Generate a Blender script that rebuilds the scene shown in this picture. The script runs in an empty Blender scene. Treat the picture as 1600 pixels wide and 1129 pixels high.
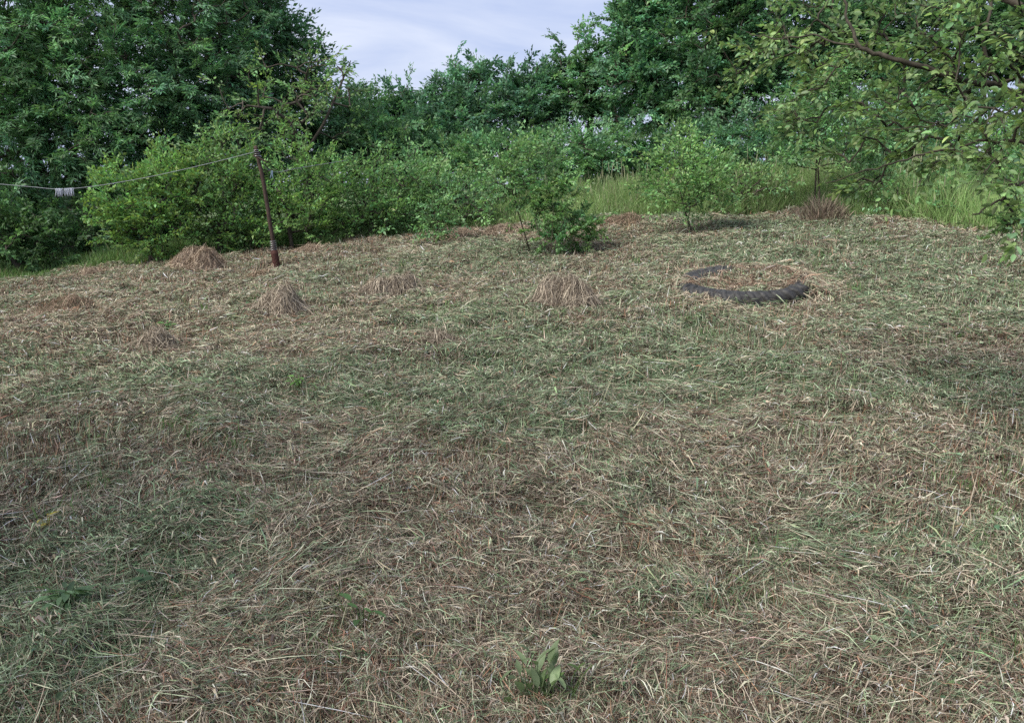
import bpy, math, random
import numpy as np

# ------------------------------------------------------------------ camera, sky, sun, exposure
SC = bpy.context.scene
COL = SC.collection
F = 1232.0                      # focal length in pixels of the 1600 px wide photograph
PITCH = math.atan(294.5 / F)
EYE = 1.6
cam_d = bpy.data.cameras.new("camera")
cam = bpy.data.objects.new("camera", cam_d)
COL.objects.link(cam)
cam_d.sensor_width = 36.0
cam_d.lens = F / 1600 * 36.0
cam_d.clip_start = 0.05
cam_d.clip_end = 3000
cam.location = (0, 0, EYE)
cam.rotation_euler = (math.pi / 2 - PITCH, 0, 0)
SC.camera = cam

SUN_EL, SUN_AZ = math.radians(47), math.radians(-125)   # azimuth clockwise from +Y (view direction)
W = bpy.data.worlds.new("World")
SC.world = W
W.use_nodes = True
nt = W.node_tree
nt.nodes.clear()
out = nt.nodes.new("ShaderNodeOutputWorld")
bg = nt.nodes.new("ShaderNodeBackground")
sky = nt.nodes.new("ShaderNodeTexSky")
sky.sky_type = 'NISHITA'
sky.sun_disc = False
sky.sun_elevation = SUN_EL
sky.sun_rotation = SUN_AZ
sky.dust_density = 1.5
tc = nt.nodes.new("ShaderNodeTexCoord")
mp = nt.nodes.new("ShaderNodeMapping")
mp.inputs['Scale'].default_value = (1.6, 1.6, 9.0)
mp.inputs['Rotation'].default_value = (0.10, 0.16, 0.3)
no = nt.nodes.new("ShaderNodeTexNoise")
no.inputs['Scale'].default_value = 1.7
no.inputs['Detail'].default_value = 7
no.inputs['Roughness'].default_value = 0.55
no.inputs['Distortion'].default_value = 0.6
cr = nt.nodes.new("ShaderNodeValToRGB")
cr.color_ramp.elements[0].position = 0.34
cr.color_ramp.elements[0].color = (4.3, 5.1, 7.5, 1)
cr.color_ramp.elements[1].position = 0.72
cr.color_ramp.elements[1].color = (7.3, 7.7, 8.9, 1)
mx = nt.nodes.new("ShaderNodeMix")
mx.data_type = 'RGBA'
mx.inputs['Factor'].default_value = 0.86
nt.links.new(tc.outputs['Generated'], mp.inputs['Vector'])
nt.links.new(mp.outputs['Vector'], no.inputs['Vector'])
nt.links.new(no.outputs['Fac'], cr.inputs['Fac'])
nt.links.new(sky.outputs['Color'], mx.inputs['A'])
nt.links.new(cr.outputs['Color'], mx.inputs['B'])
nt.links.new(mx.outputs['Result'], bg.inputs['Color'])
bg.inputs['Strength'].default_value = 0.064
nt.links.new(bg.outputs['Background'], out.inputs['Surface'])

sun_d = bpy.data.lights.new("sun", 'SUN')
sun_d.energy = 3.05
sun_d.angle = math.radians(30)
sun_d.color = (1.0, 0.955, 0.885)
sun = bpy.data.objects.new("sun", sun_d)
COL.objects.link(sun)
# a sun lamp shines along its local -Z; tilting about X by (90-el) and turning about Z aims it
sun.rotation_euler = (math.pi / 2 - SUN_EL, 0.0, math.pi - SUN_AZ)

vs = SC.view_settings
vs.view_transform = 'Standard'
vs.look = 'None'
vs.exposure = 0.98
vs.gamma = 1.0
vs.use_curve_mapping = False
SC.render.engine = 'CYCLES'
cy = SC.cycles
cy.max_bounces = 6
cy.diffuse_bounces = 4
cy.glossy_bounces = 1
cy.transmission_bounces = 4
cy.transparent_max_bounces = 4
cy.caustics_reflective = False
cy.caustics_refractive = False
cy.sample_clamp_indirect = 3
cy.use_denoising = False
cy.pixel_filter_type = 'BLACKMAN_HARRIS'
cy.filter_width = 1.5

RNG = np.random.default_rng(11)
UP = np.array([0.0, 0.0, 1.0])

# ------------------------------------------------------------------ helpers
_TAB = np.random.default_rng(5).random((256, 256))


def vnoise(x, y, scale, seed=0):
    """smooth value noise in 0..1"""
    x = np.asarray(x, float) / scale + seed * 17.31 + 1000
    y = np.asarray(y, float) / scale + seed * 9.77 + 1000
    xi, yi = np.floor(x).astype(int), np.floor(y).astype(int)
    fx, fy = x - xi, y - yi
    fx = fx * fx * (3 - 2 * fx)
    fy = fy * fy * (3 - 2 * fy)
    a = _TAB[xi & 255, yi & 255]
    b = _TAB[(xi + 1) & 255, yi & 255]
    c = _TAB[xi & 255, (yi + 1) & 255]
    d = _TAB[(xi + 1) & 255, (yi + 1) & 255]
    return (a * (1 - fx) + b * fx) * (1 - fy) + (c * (1 - fx) + d * fx) * fy


def fbm(x, y, scale, seed=0, oct=3):
    s, a, t = 0, 1.0, 0
    for k in range(oct):
        s = s + a * vnoise(x, y, scale / 2 ** k, seed + k * 3)
        t += a
        a *= 0.5
    return s / t


def gh(x, y):
    """height of the ground"""
    x = np.asarray(x, float)
    y = np.asarray(y, float)
    xc = np.clip(x, -14, 10)
    ye = np.where(y < 14, y, 14 + 5 * (1 - np.exp(-np.maximum(y - 14, 0) / 5)))
    z = ye * (0.045 + 0.006 * xc)
    z = z - 0.012 * np.maximum(y - 27, 0) * (1 - np.exp(-np.maximum(y - 27, 0) / 30))
    near = np.clip(1.3 - np.hypot(x, y) / 60, 0, 1)
    z = z + near * (0.13 * (fbm(x, y, 2.6, 1, 2) - 0.5) + 0.085 * (vnoise(x, y, 0.75, 5) - 0.5)
                    + 0.05 * (vnoise(x, y, 0.3, 8) - 0.5) + 0.02 * (vnoise(x, y, 0.13, 9) - 0.5))
    return z


_G0 = float(gh(0, 0))
_gh0 = gh


def gh(x, y):
    return _gh0(x, y) - _G0


def at(px, py, Y):
    """point of the place seen at photograph pixel (px, py), Y metres in front of the camera"""
    u, v = (px - 800) / F, (564.5 - py) / F
    dy = math.cos(PITCH) + v * math.sin(PITCH)
    dz = -math.sin(PITCH) + v * math.cos(PITCH)
    s = Y / dy
    return np.array([u * s, Y, EYE + dz * s])


def on_ground(px, py):
    """where the line of sight through (px, py) meets the ground"""
    lo = 0.5
    for k in range(1, 900):
        Y = 0.5 + k * 0.04
        p = at(px, py, Y)
        if p[2] < gh(p[0], p[1]):
            break
        lo = Y
    hi = lo + 0.04
    for _ in range(12):
        m = (lo + hi) / 2
        p = at(px, py, m)
        if p[2] < gh(p[0], p[1]):
            hi = m
        else:
            lo = m
    p = at(px, py, lo)
    p[2] = gh(p[0], p[1])
    return p


def norm(v):
    return v / np.maximum(np.linalg.norm(v, axis=-1, keepdims=True), 1e-9)


def mesh_obj(name, V, faces, mat, parent=None, tint=None, loc=None, smooth=False):
    """faces: list of (n,k) index arrays. Vertices in world space, moved to be relative to loc."""
    V = np.asarray(V, np.float32)
    if loc is not None:
        V = V - np.asarray(loc, np.float32)
    me = bpy.data.meshes.new(name)
    me.vertices.add(len(V))
    me.vertices.foreach_set('co', V.ravel())
    idx = np.concatenate([f.ravel() for f in faces]).astype(np.int32)
    tot = np.concatenate([np.full(len(f), f.shape[1], np.int32) for f in faces])
    st = np.concatenate([[0], np.cumsum(tot)[:-1]]).astype(np.int32)
    me.loops.add(len(idx))
    me.loops.foreach_set('vertex_index', idx)
    me.polygons.add(len(tot))
    me.polygons.foreach_set('loop_start', st)
    me.polygons.foreach_set('loop_total', tot)
    if smooth:
        me.polygons.foreach_set('use_smooth', np.ones(len(tot), bool))
    me.update(calc_edges=True)
    if tint is not None:
        a = me.color_attributes.new('tint', 'FLOAT_COLOR', 'POINT')
        t = np.ones((len(V), 4), np.float32)
        t[:, :3] = tint
        a.data.foreach_set('color', t.ravel())
    me.materials.append(mat)
    o = bpy.data.objects.new(name, me)
    COL.objects.link(o)
    if parent is not None:
        o.parent = parent
    elif loc is not None:
        o.location = loc
    return o


def tag(o, label=None, cat=None, group=None, kind=None):
    if label:
        o['label'] = label
    if cat:
        o['category'] = cat
    if group:
        o['group'] = group
    if kind:
        o['kind'] = kind
    return o


def empty(name, loc, label, cat, group=None):
    o = bpy.data.objects.new(name, None)
    COL.objects.link(o)
    o.location = tuple(float(c) for c in loc)
    o.empty_display_size = 0.3
    return tag(o, label, cat, group)


def segs_mesh(P0, P1, r0, r1, sides=5):
    """many tapered tube pieces at once"""
    P0, P1 = np.asarray(P0, float), np.asarray(P1, float)
    n = len(P0)
    d = norm(P1 - P0)
    a = np.where(np.abs(d[:, 2:3]) > 0.9, np.array([[1.0, 0, 0]]), np.array([[0, 0, 1.0]]))
    s = norm(np.cross(d, a))
    t = np.cross(d, s)
    ang = np.arange(sides) * 2 * math.pi / sides
    ring = np.cos(ang)[None, :, None] * s[:, None, :] + np.sin(ang)[None, :, None] * t[:, None, :]
    A = P0[:, None, :] + ring * np.asarray(r0).reshape(-1, 1, 1)
    B = P1[:, None, :] + ring * np.asarray(r1).reshape(-1, 1, 1)
    V = np.concatenate([A, B], 1).reshape(-1, 3)
    k = np.arange(sides)
    q = np.stack([k, (k + 1) % sides, (k + 1) % sides + sides, k + sides], 1)
    Fc = (q[None] + (np.arange(n) * 2 * sides)[:, None, None]).reshape(-1, 4)
    return V, Fc


def poly_tube(pts, rads, sides=8):
    """one continuous tube through points, closed at both ends"""
    pts = np.asarray(pts, float)
    n = len(pts)
    tan = norm(np.gradient(pts, axis=0))
    ref = np.array([1.0, 0, 0]) if abs(tan[0][2]) > 0.8 else UP
    V = []
    ang = np.arange(sides) * 2 * math.pi / sides
    for i in range(n):
        s = norm(np.cross(tan[i], ref))
        t = np.cross(tan[i], s)
        V.append(pts[i] + rads[i] * (np.cos(ang)[:, None] * s + np.sin(ang)[:, None] * t))
    V.append(pts[:1])
    V.append(pts[-1:])
    V = np.concatenate(V)
    k = np.arange(sides)
    q = np.stack([k, (k + 1) % sides, (k + 1) % sides + sides, k + sides], 1)
    Q = (q[None] + (np.arange(n - 1) * sides)[:, None, None]).reshape(-1, 4)
    T0 = np.stack([np.full(sides, n * sides), (k + 1) % sides, k], 1)
    T1 = np.stack([np.full(sides, n * sides + 1), k + (n - 1) * sides, (k + 1) % sides + (n - 1) * sides], 1)
    return V, [Q, np.concatenate([T0, T1])]


class Merge:
    def __init__(s):
        s.V, s.F, s.T, s.n = [], [], [], 0

    def add(s, V, faces, tint=None):
        s.V.append(V)
        for f in faces:
            s.F.append(f + s.n)
        if tint is not None:
            s.T.append(np.broadcast_to(np.asarray(tint, float), (len(V), 3)))
        s.n += len(V)

    def build(s, name, mat, parent=None, loc=None, smooth=False):
        by = {}
        for f in s.F:
            by.setdefault(f.shape[1], []).append(f)
        fs = [np.concatenate(v) for v in by.values()]
        T = np.concatenate(s.T) if s.T else None
        return mesh_obj(name, np.concatenate(s.V), fs, mat, parent, T, loc, smooth)


# ------------------------------------------------------------------ materials
def new_mat(name):
    m = bpy.data.materials.new(name)
    m.use_nodes = True
    m.node_tree.nodes.clear()
    return m, m.node_tree.nodes, m.node_tree.links


def leaf_material(name, trans=0.38, rough=0.5, spec=0.35, tcol=(1.1, 1.2, 0.8)):
    m, N, L = new_mat(name)
    o = N.new("ShaderNodeOutputMaterial")
    at_ = N.new("ShaderNodeAttribute")
    at_.attribute_name = 'tint'
    p = N.new("ShaderNodeBsdfPrincipled")
    p.inputs['Roughness'].default_value = rough
    p.inputs['Specular IOR Level'].default_value = spec
    t = N.new("ShaderNodeBsdfTranslucent")
    mul = N.new("ShaderNodeMix")
    mul.data_type = 'RGBA'
    mul.blend_type = 'MULTIPLY'
    mul.inputs['Factor'].default_value = 1
    mul.inputs['B'].default_value = (*tcol, 1)
    nz = N.new("ShaderNodeTexNoise")
    nz.inputs['Scale'].default_value = 35
    nz.inputs['Detail'].default_value = 2
    tcx = N.new("ShaderNodeTexCoord")
    hs = N.new("ShaderNodeHueSaturation")
    mr = N.new("ShaderNodeMapRange")
    mr.inputs['To Min'].default_value = 0.75
    mr.inputs['To Max'].default_value = 1.25
    L.new(tcx.outputs['Object'], nz.inputs['Vector'])
    L.new(nz.outputs['Fac'], mr.inputs['Value'])
    L.new(mr.outputs['Result'], hs.inputs['Value'])
    L.new(at_.outputs['Color'], hs.inputs['Color'])
    L.new(hs.outputs['Color'], p.inputs['Base Color'])
    L.new(hs.outputs['Color'], mul.inputs['A'])
    L.new(mul.outputs['Result'], t.inputs['Color'])
    ms = N.new("ShaderNodeMixShader")
    ms.inputs['Fac'].default_value = trans
    L.new(p.outputs['BSDF'], ms.inputs[1])
    L.new(t.outputs['BSDF'], ms.inputs[2])
    L.new(ms.outputs['Shader'], o.inputs['Surface'])
    return m


def rough_material(name, c1, c2, scale=12, bump=0.4, rough=0.85, stretch=(1, 1, 1), spec=0.2, metal=0.0):
    m, N, L = new_mat(name)
    o = N.new("ShaderNodeOutputMaterial")
    p = N.new("ShaderNodeBsdfPrincipled")
    p.inputs['Roughness'].default_value = rough
    p.inputs['Specular IOR Level'].default_value = spec
    p.inputs['Metallic'].default_value = metal
    tcx = N.new("ShaderNodeTexCoord")
    mpp = N.new("ShaderNodeMapping")
    mpp.inputs['Scale'].default_value = stretch
    nz = N.new("ShaderNodeTexNoise")
    nz.inputs['Scale'].default_value = scale
    nz.inputs['Detail'].default_value = 8
    nz.inputs['Roughness'].default_value = 0.7
    r = N.new("ShaderNodeValToRGB")
    r.color_ramp.elements[0].position = 0.35
    r.color_ramp.elements[0].color = (*c1, 1)
    r.color_ramp.elements[1].position = 0.68
    r.color_ramp.elements[1].color = (*c2, 1)
    b = N.new("ShaderNodeBump")
    b.inputs['Strength'].default_value = bump
    b.inputs['Distance'].default_value = 0.02
    L.new(tcx.outputs['Object'], mpp.inputs['Vector'])
    L.new(mpp.outputs['Vector'], nz.inputs['Vector'])
    L.new(nz.outputs['Fac'], r.inputs['Fac'])
    L.new(nz.outputs['Fac'], b.inputs['Height'])
    L.new(r.outputs['Color'], p.inputs['Base Color'])
    L.new(b.outputs['Normal'], p.inputs['Normal'])
    L.new(p.outputs['BSDF'], o.inputs['Surface'])
    return m


M_LEAF = leaf_material("leaf", trans=0.40)
M_LEAF_NEAR = leaf_material("leaf_near", trans=0.42, rough=0.45)
M_STRAW = leaf_material("straw", trans=0.14, rough=0.7, spec=0.12, tcol=(1.1, 1.05, 0.8))
M_BLADE = leaf_material("grass_blade", trans=0.4, rough=0.5, spec=0.3)
M_BARK = rough_material("bark", (0.035, 0.028, 0.022), (0.10, 0.085, 0.07), 14, 0.8, 0.9, (1, 1, 0.25))
M_TWIG = rough_material("twig_bark", (0.022, 0.019, 0.014), (0.075, 0.064, 0.045), 30, 0.3, 0.8)
M_SOIL = rough_material("soil_and_thatch", (0.016, 0.013, 0.010), (0.065, 0.048, 0.032), 26, 1.0, 0.95)
M_RUBBER = rough_material("weathered_rubber", (0.008, 0.008, 0.008), (0.055, 0.053, 0.05), 22, 0.5, 0.62, spec=0.45)
M_RUST = rough_material("rusty_steel", (0.028, 0.019, 0.016), (0.085, 0.056, 0.044), 30, 0.6, 0.8, (1, 1, 0.4))
M_PIPE = rough_material("rusty_red_steel", (0.035, 0.015, 0.012), (0.085, 0.034, 0.027), 40, 0.6, 0.75)
M_CORD = rough_material("faded_white_cord", (0.14, 0.15, 0.17), (0.40, 0.42, 0.44), 60, 0.3, 0.8)
M_PEG = rough_material("faded_plastic", (0.30, 0.33, 0.42), (0.62, 0.64, 0.70), 25, 0.1, 0.5)
M_PEGB = rough_material("blue_plastic", (0.20, 0.30, 0.42), (0.38, 0.48, 0.6), 25, 0.1, 0.5)
M_SPRING = rough_material("spring_steel", (0.25, 0.25, 0.25), (0.4, 0.4, 0.4), 25, 0.1, 0.4, metal=1.0)

# ------------------------------------------------------------------ ground
def axis(lo, hi, step, far, n):
    a = np.arange(lo, hi, step)
    g = np.geomspace(step, far, n)
    left = lo - np.cumsum(g)[::-1]
    right = a[-1] + np.cumsum(g)
    return np.concatenate([left, a, right])


gx = axis(-10, 9, 0.06, 90, 46)
gy = axis(0.5, 16, 0.06, 90, 46)
GX, GY = np.meshgrid(gx, gy)
GZ = gh(GX, GY)
V = np.stack([GX, GY, GZ], -1).reshape(-1, 3)
nx, ny = len(gx), len(gy)
i0 = (np.arange(ny - 1)[:, None] * nx + np.arange(nx - 1)[None]).ravel()
Fq = np.stack([i0, i0 + 1, i0 + nx + 1, i0 + nx], 1)
ground = mesh_obj("ground", V, [Fq], M_SOIL, smooth=True)
ground['kind'] = 'structure'
# beyond the mown meadow the soil is grown over with grass
_n, _l = M_SOIL.node_tree.nodes, M_SOIL.node_tree.links
_tc = _n.new("ShaderNodeTexCoord")
_ln = _n.new("ShaderNodeVectorMath")
_ln.operation = 'LENGTH'
_mr = _n.new("ShaderNodeMapRange")
_mr.inputs['From Min'].default_value = 14.5
_mr.inputs['From Max'].default_value = 17.5
_nz = _n.new("ShaderNodeTexNoise")
_nz.inputs['Scale'].default_value = 0.9
_nz.inputs['Detail'].default_value = 9
_rp = _n.new("ShaderNodeValToRGB")
_rp.color_ramp.elements[0].color = (0.045, 0.085, 0.03, 1)
_rp.color_ramp.elements[1].color = (0.13, 0.17, 0.07, 1)
_mx = _n.new("ShaderNodeMix")
_mx.data_type = 'RGBA'
_p = [q for q in _n if q.type == 'BSDF_PRINCIPLED'][0]
_old = _p.inputs['Base Color'].links[0].from_socket
_l.new(_tc.outputs['Object'], _ln.inputs[0])
_l.new(_tc.outputs['Object'], _nz.inputs['Vector'])
_l.new(_ln.outputs['Value'], _mr.inputs['Value'])
_l.new(_nz.outputs['Fac'], _rp.inputs['Fac'])
_l.new(_mr.outputs['Result'], _mx.inputs['Factor'])
_l.new(_old, _mx.inputs['A'])
_l.new(_rp.outputs['Color'], _mx.inputs['B'])
_l.new(_mx.outputs['Result'], _p.inputs['Base Color'])

# ------------------------------------------------------------------ strands (cut grass, stubble, blades)
STRAW = np.array([0.53, 0.455, 0.335])
GREY = np.array([0.30, 0.25, 0.19])
BROWN = np.array([0.14, 0.095, 0.07])
RED = np.array([0.25, 0.145, 0.095])
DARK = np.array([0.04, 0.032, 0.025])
GREEN1 = np.array([0.29, 0.35, 0.22])
GREEN2 = np.array([0.17, 0.235, 0.125])
GREEN3 = np.array([0.085, 0.14, 0.075])
PAL = np.array([STRAW, GREY, BROWN, RED, DARK, GREEN1, GREEN2, GREEN3])


def pick(weights, rng):
    w = weights / weights.sum(1, keepdims=True)
    c = np.cumsum(w, 1)
    r = rng.random((len(w), 1))
    return np.minimum((r > c).sum(1), w.shape[1] - 1)


def strands(rng, x, y, head, pitch, L, Wd, curve, h0, arch, tint, base=gh, nseg=3, roll=None, minz=0.002, kink=0.0, stiff=0.0):
    n = len(x)
    k = nseg + 1
    t = np.linspace(0, 1, k)[None]
    hd = head[:, None] + curve[:, None] * (t - 0.5) + kink * rng.normal(0, 1, (n, k))
    st = L[:, None] / nseg * np.cos(pitch)[:, None]
    X = x[:, None] + np.concatenate([np.zeros((n, 1)), np.cumsum(np.cos(hd[:, :-1]) * st, 1)], 1)
    Y = y[:, None] + np.concatenate([np.zeros((n, 1)), np.cumsum(np.sin(hd[:, :-1]) * st, 1)], 1)
    zo = h0[:, None] + (L * np.sin(pitch))[:, None] * t + arch[:, None] * 4 * t * (1 - t)
    Z = base(X, Y)
    if stiff:                # stems bridge the hollows instead of following them
        Z = (1 - stiff) * Z + stiff * (Z[:, :1] * (1 - t) + Z[:, -1:] * t)
    Z = Z + np.maximum(zo, minz)
    P = np.stack([X, Y, Z], -1)
    tan = norm(np.gradient(P, axis=1))
    side = norm(np.cross(tan, UP))
    upv = np.cross(side, tan)
    if roll is None:
        roll = rng.normal(0, 0.7, n)
    wv = np.cos(roll)[:, None, None] * side + np.sin(roll)[:, None, None] * upv
    prof = (1 - 0.75 * np.abs(2 * t - 1) ** 3)[..., None]
    wv = wv * (Wd[:, None, None] / 2) * prof
    V = np.stack([P - wv, P + wv], 2).reshape(-1, 3)
    j = np.arange(nseg)
    q = np.stack([2 * j, 2 * j + 1, 2 * j + 3, 2 * j + 2], 1)
    Fc = (q[None] + (np.arange(n) * 2 * k)[:, None, None]).reshape(-1, 4)
    T = np.repeat(tint, 2 * k, 0)
    return V, Fc, T


def zone(x, y):
    """how green and how stubbly each spot of the meadow is (0..1)"""
    g = fbm(x, y, 1.5, 20, 4)
    # greener at the right and at the near left, browner in the near middle and far left
    bias = 0.16 * np.clip((x - 0.3) / 3, -0.6, 1) * np.clip((y - 2.2) / 2.0, -1, 1)
    bias = bias + 0.13 * np.exp(-((x + 1.3) ** 2 / 0.8 + (y - 2.4) ** 2 / 1.2))
    bias = bias + 0.20 * np.exp(-((x - 4.9) ** 2 / 2.6 + (y - 8.6) ** 2 / 2.2))
    bias = bias + 0.10 * np.exp(-((x - 1.4) ** 2 / 2.4 + (y - 5.4) ** 2 / 1.6))
    bias = bias - 0.16 * np.exp(-((x + 5.6) ** 2 / 3.4 + (y - 8.0) ** 2 / 2.0))
    bias = bias - 0.10 * np.exp(-((x - 0.4) ** 2 / 2.0 + (y - 2.0) ** 2 / 0.6))
    g = g + 0.30 * (vnoise(x, y, 0.28, 26) - 0.5) + 0.20 * (vnoise(x, y, 0.11, 27) - 0.5)
    g = np.clip((g + bias - 0.42) / 0.22, 0, 1)
    s = np.clip((fbm(x, y, 0.85, 31, 4) - 0.47) / 0.14, 0, 1)
    s = np.maximum(s, np.exp(-((x - 0.2) ** 2 / 1.4 + (y - 2.0) ** 2 / 0.25)) * 0.8)
    return g, s


TYRE_C = on_ground(1163, 452)


def tyre_bare(x, y):
    aa = np.degrees(np.arctan2(y - TYRE_C[1], x - TYRE_C[0]))
    rr = np.hypot(x - TYRE_C[0], y - TYRE_C[1])
    return ((np.abs(aa + 80) < 38) & (rr > 0.50) & (rr < 0.80)) | ((np.abs(aa - 122) < 36) & (rr > 0.52) & (rr < 0.76))


rng = np.random.default_rng(3)
BOUND = [(-9.5, 11.0), (-8.1, 12.5), (-5.5, 12.9), (-4.4, 13.0), (-2.4, 13.6), (-1.2, 14.4), (0.4, 14.6), (1.4, 14.4), (3.2, 13.6),
         (4.6, 13.2), (5.6, 11.6), (6.4, 10.2), (8, 9.5), (12, 9)]
_bx, _by = np.array(BOUND).T


def edge_y(x):
    return np.interp(x, _bx, _by) + 0.5 * (vnoise(x, x * 0, 0.9, 44) - 0.5)


def scatter(n, d0, d1, power, spread, rng):
    """points around the camera, density falling as d**-power"""
    e = 2 - power
    u = rng.random(n)
    d = (d0 ** e + u * (d1 ** e - d0 ** e)) ** (1 / e)
    a = rng.uniform(-spread, spread, n)
    return d * np.sin(a), d * np.cos(a), d


def thick(x, y):
    t = 0.55 * vnoise(x, y, 0.21, 61) + 0.30 * vnoise(x, y, 0.09, 62) + 0.35 * vnoise(x, y, 0.6, 63)
    return np.clip((t - 0.38) / 0.42, 0, 1)


def hay_layer(n, kind, rng):
    x, y, d = scatter(n, 1.1, 16.5, 1.25, math.radians(47), rng)
    keep = (y < edge_y(x) + 0.25) & ~tyre_bare(x, y)
    if kind == 'mat':        # the felt is torn: thick tufts with thin dark gaps between them
        th = thick(x, y)
        keep &= rng.random(n) < 0.16 + 1.1 * th
    x, y, d = x[keep], y[keep], d[keep]
    g, s = zone(x, y)
    n = len(x)
    swirl = 2.2 * math.pi * fbm(x, y, 1.7, 50, 2) + 1.2
    heading = swirl + rng.normal(0, 0.6, n)
    rnd = rng.random(n) < 0.6
    heading[rnd] = rng.uniform(0, 2 * math.pi, rnd.sum())
    heading += math.pi * (rng.random(n) < 0.5)
    one = np.ones(n)
    sc = (np.maximum(d, 1.5) / 2.0)
    if kind == 'mat':        # the felt of cut stems
        L = rng.gamma(2.2, 0.0135, n) + 0.012
        L = np.where(rng.random(n) < 0.12, L * 2.0, L)
        L *= np.clip(sc ** 0.15, 1, 1.4)
        Wd = rng.gamma(5, 0.0004, n) * sc ** 0.62 + 0.0004
        Wd = np.where((rng.random(n) < 0.08) & (L < 0.07), Wd * 1.9, Wd)
        pitch = rng.normal(0.04, 0.16, n)
        h0 = rng.random(n) ** 0.7 * (0.012 + 0.085 * thick(x, y))
        arch = rng.normal(0.0, 0.012, n)
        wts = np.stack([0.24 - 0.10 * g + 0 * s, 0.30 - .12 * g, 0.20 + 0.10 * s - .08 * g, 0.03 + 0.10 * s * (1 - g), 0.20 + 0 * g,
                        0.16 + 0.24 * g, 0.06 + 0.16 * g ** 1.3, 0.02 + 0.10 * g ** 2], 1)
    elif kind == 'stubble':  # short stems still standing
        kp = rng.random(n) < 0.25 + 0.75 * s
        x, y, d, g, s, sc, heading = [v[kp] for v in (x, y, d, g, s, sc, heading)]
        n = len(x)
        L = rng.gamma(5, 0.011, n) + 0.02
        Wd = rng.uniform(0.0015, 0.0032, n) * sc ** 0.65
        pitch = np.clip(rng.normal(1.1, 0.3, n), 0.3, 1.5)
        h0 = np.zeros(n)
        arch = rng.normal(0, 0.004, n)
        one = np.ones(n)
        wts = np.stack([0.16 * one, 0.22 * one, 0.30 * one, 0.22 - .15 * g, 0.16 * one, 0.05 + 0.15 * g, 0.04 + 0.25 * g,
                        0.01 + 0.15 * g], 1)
    else:                    # long pale stems lying on top
        L = np.minimum(rng.gamma(3.0, 0.042, n) + 0.05, 0.3) * np.clip(sc, 1, 9) ** -0.25
        Wd = rng.uniform(0.0011, 0.0026, n) * sc ** 0.42
        pitch = rng.normal(0.05, 0.08, n)
        h0 = rng.uniform(0.03, 0.05, n) + 0.045 * thick(x, y)
        arch = rng.normal(0.002, 0.004, n)
        wts = np.stack([0.50 - 0.15 * g, 0.25 * one, 0.06 * one, 0.04 * one, 0.01 * one, 0.12 + 0.3 * g, 0.03 + 0.18 * g,
                        0.02 + 0.06 * g], 1)
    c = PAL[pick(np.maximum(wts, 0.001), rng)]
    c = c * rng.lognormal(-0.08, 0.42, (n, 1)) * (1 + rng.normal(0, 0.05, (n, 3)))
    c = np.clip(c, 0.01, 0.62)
    curve = rng.normal(0, 0.4 if kind != 'long' else 0.10, n)
    return strands(rng, x, y, heading, pitch, L, Wd, curve, h0, arch, c, kink=0.16 if kind != 'long' else 0.015, nseg=2 if kind != 'long' else 3, stiff=0.8)


m = Merge()
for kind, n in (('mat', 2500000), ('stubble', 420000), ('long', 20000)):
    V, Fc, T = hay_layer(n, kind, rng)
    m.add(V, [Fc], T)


def bundles(K, per, rng):
    """little swathes of stems that fell together"""
    cx, cyy, cd = scatter(K, 1.2, 15, 1.1, math.radians(46), rng)
    kp = (cyy < edge_y(cx)) & ~tyre_bare(cx, cyy)
    cx, cyy, cd = cx[kp], cyy[kp], cd[kp]
    K = len(cx)
    g, s = zone(cx, cyy)
    hd = 2.2 * math.pi * fbm(cx, cyy, 1.7, 50, 2) + 1.2 + rng.normal(0, 0.7, K)
    w = np.stack([0.20 - 0.1 * g, 0.22 - .1 * g, 0.12 - .06 * g, 0.05 * (1 - g) + .01, 0.03 + 0 * g, 0.16 + 0.2 * g, 0.10 + 0.3 * g, 0.06 + 0.2 * g], 1)
    ci = pick(np.maximum(w, .001), rng)
    rad = rng.uniform(0.03, 0.10, K) * (cd / 2) ** 0.3
    x = np.repeat(cx, per)
    y = np.repeat(cyy, per)
    n = len(x)
    h = np.repeat(hd, per)
    o = rng.normal(0, 1, n) * np.repeat(rad, per)
    o2 = rng.normal(0, 1, n) * np.repeat(rad, per) * 1.4
    x = x - np.sin(h) * o + np.cos(h) * o2
    y = y + np.cos(h) * o + np.sin(h) * o2
    sc = np.repeat(cd, per) / 2
    c = PAL[np.repeat(ci, per)] * np.repeat(rng.lognormal(0, .22, (K, 1)), per, 0) * rng.lognormal(0, .24, (n, 1))
    c = np.clip(c, .01, .75)
    return strands(rng, x, y, h + rng.normal(0, 0.4, n), rng.normal(0.03, 0.12, n), rng.gamma(3, 0.018, n) + 0.02, rng.uniform(0.0011, 0.0025, n) * sc ** 0.62,
                   rng.normal(0, 0.3, n), rng.uniform(0.2, 1.0, n) * (0.02 + 0.09 * thick(x, y)), rng.normal(0.004, 0.01, n), c, kink=0.06, nseg=2, stiff=0.85)


V, Fc, T = bundles(24000, 26, rng)
m.add(V, [Fc], T)
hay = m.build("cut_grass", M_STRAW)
tag(hay, "mown grass and hay lying over the whole meadow, grey straw mixed with green", None, None, 'stuff')

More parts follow.
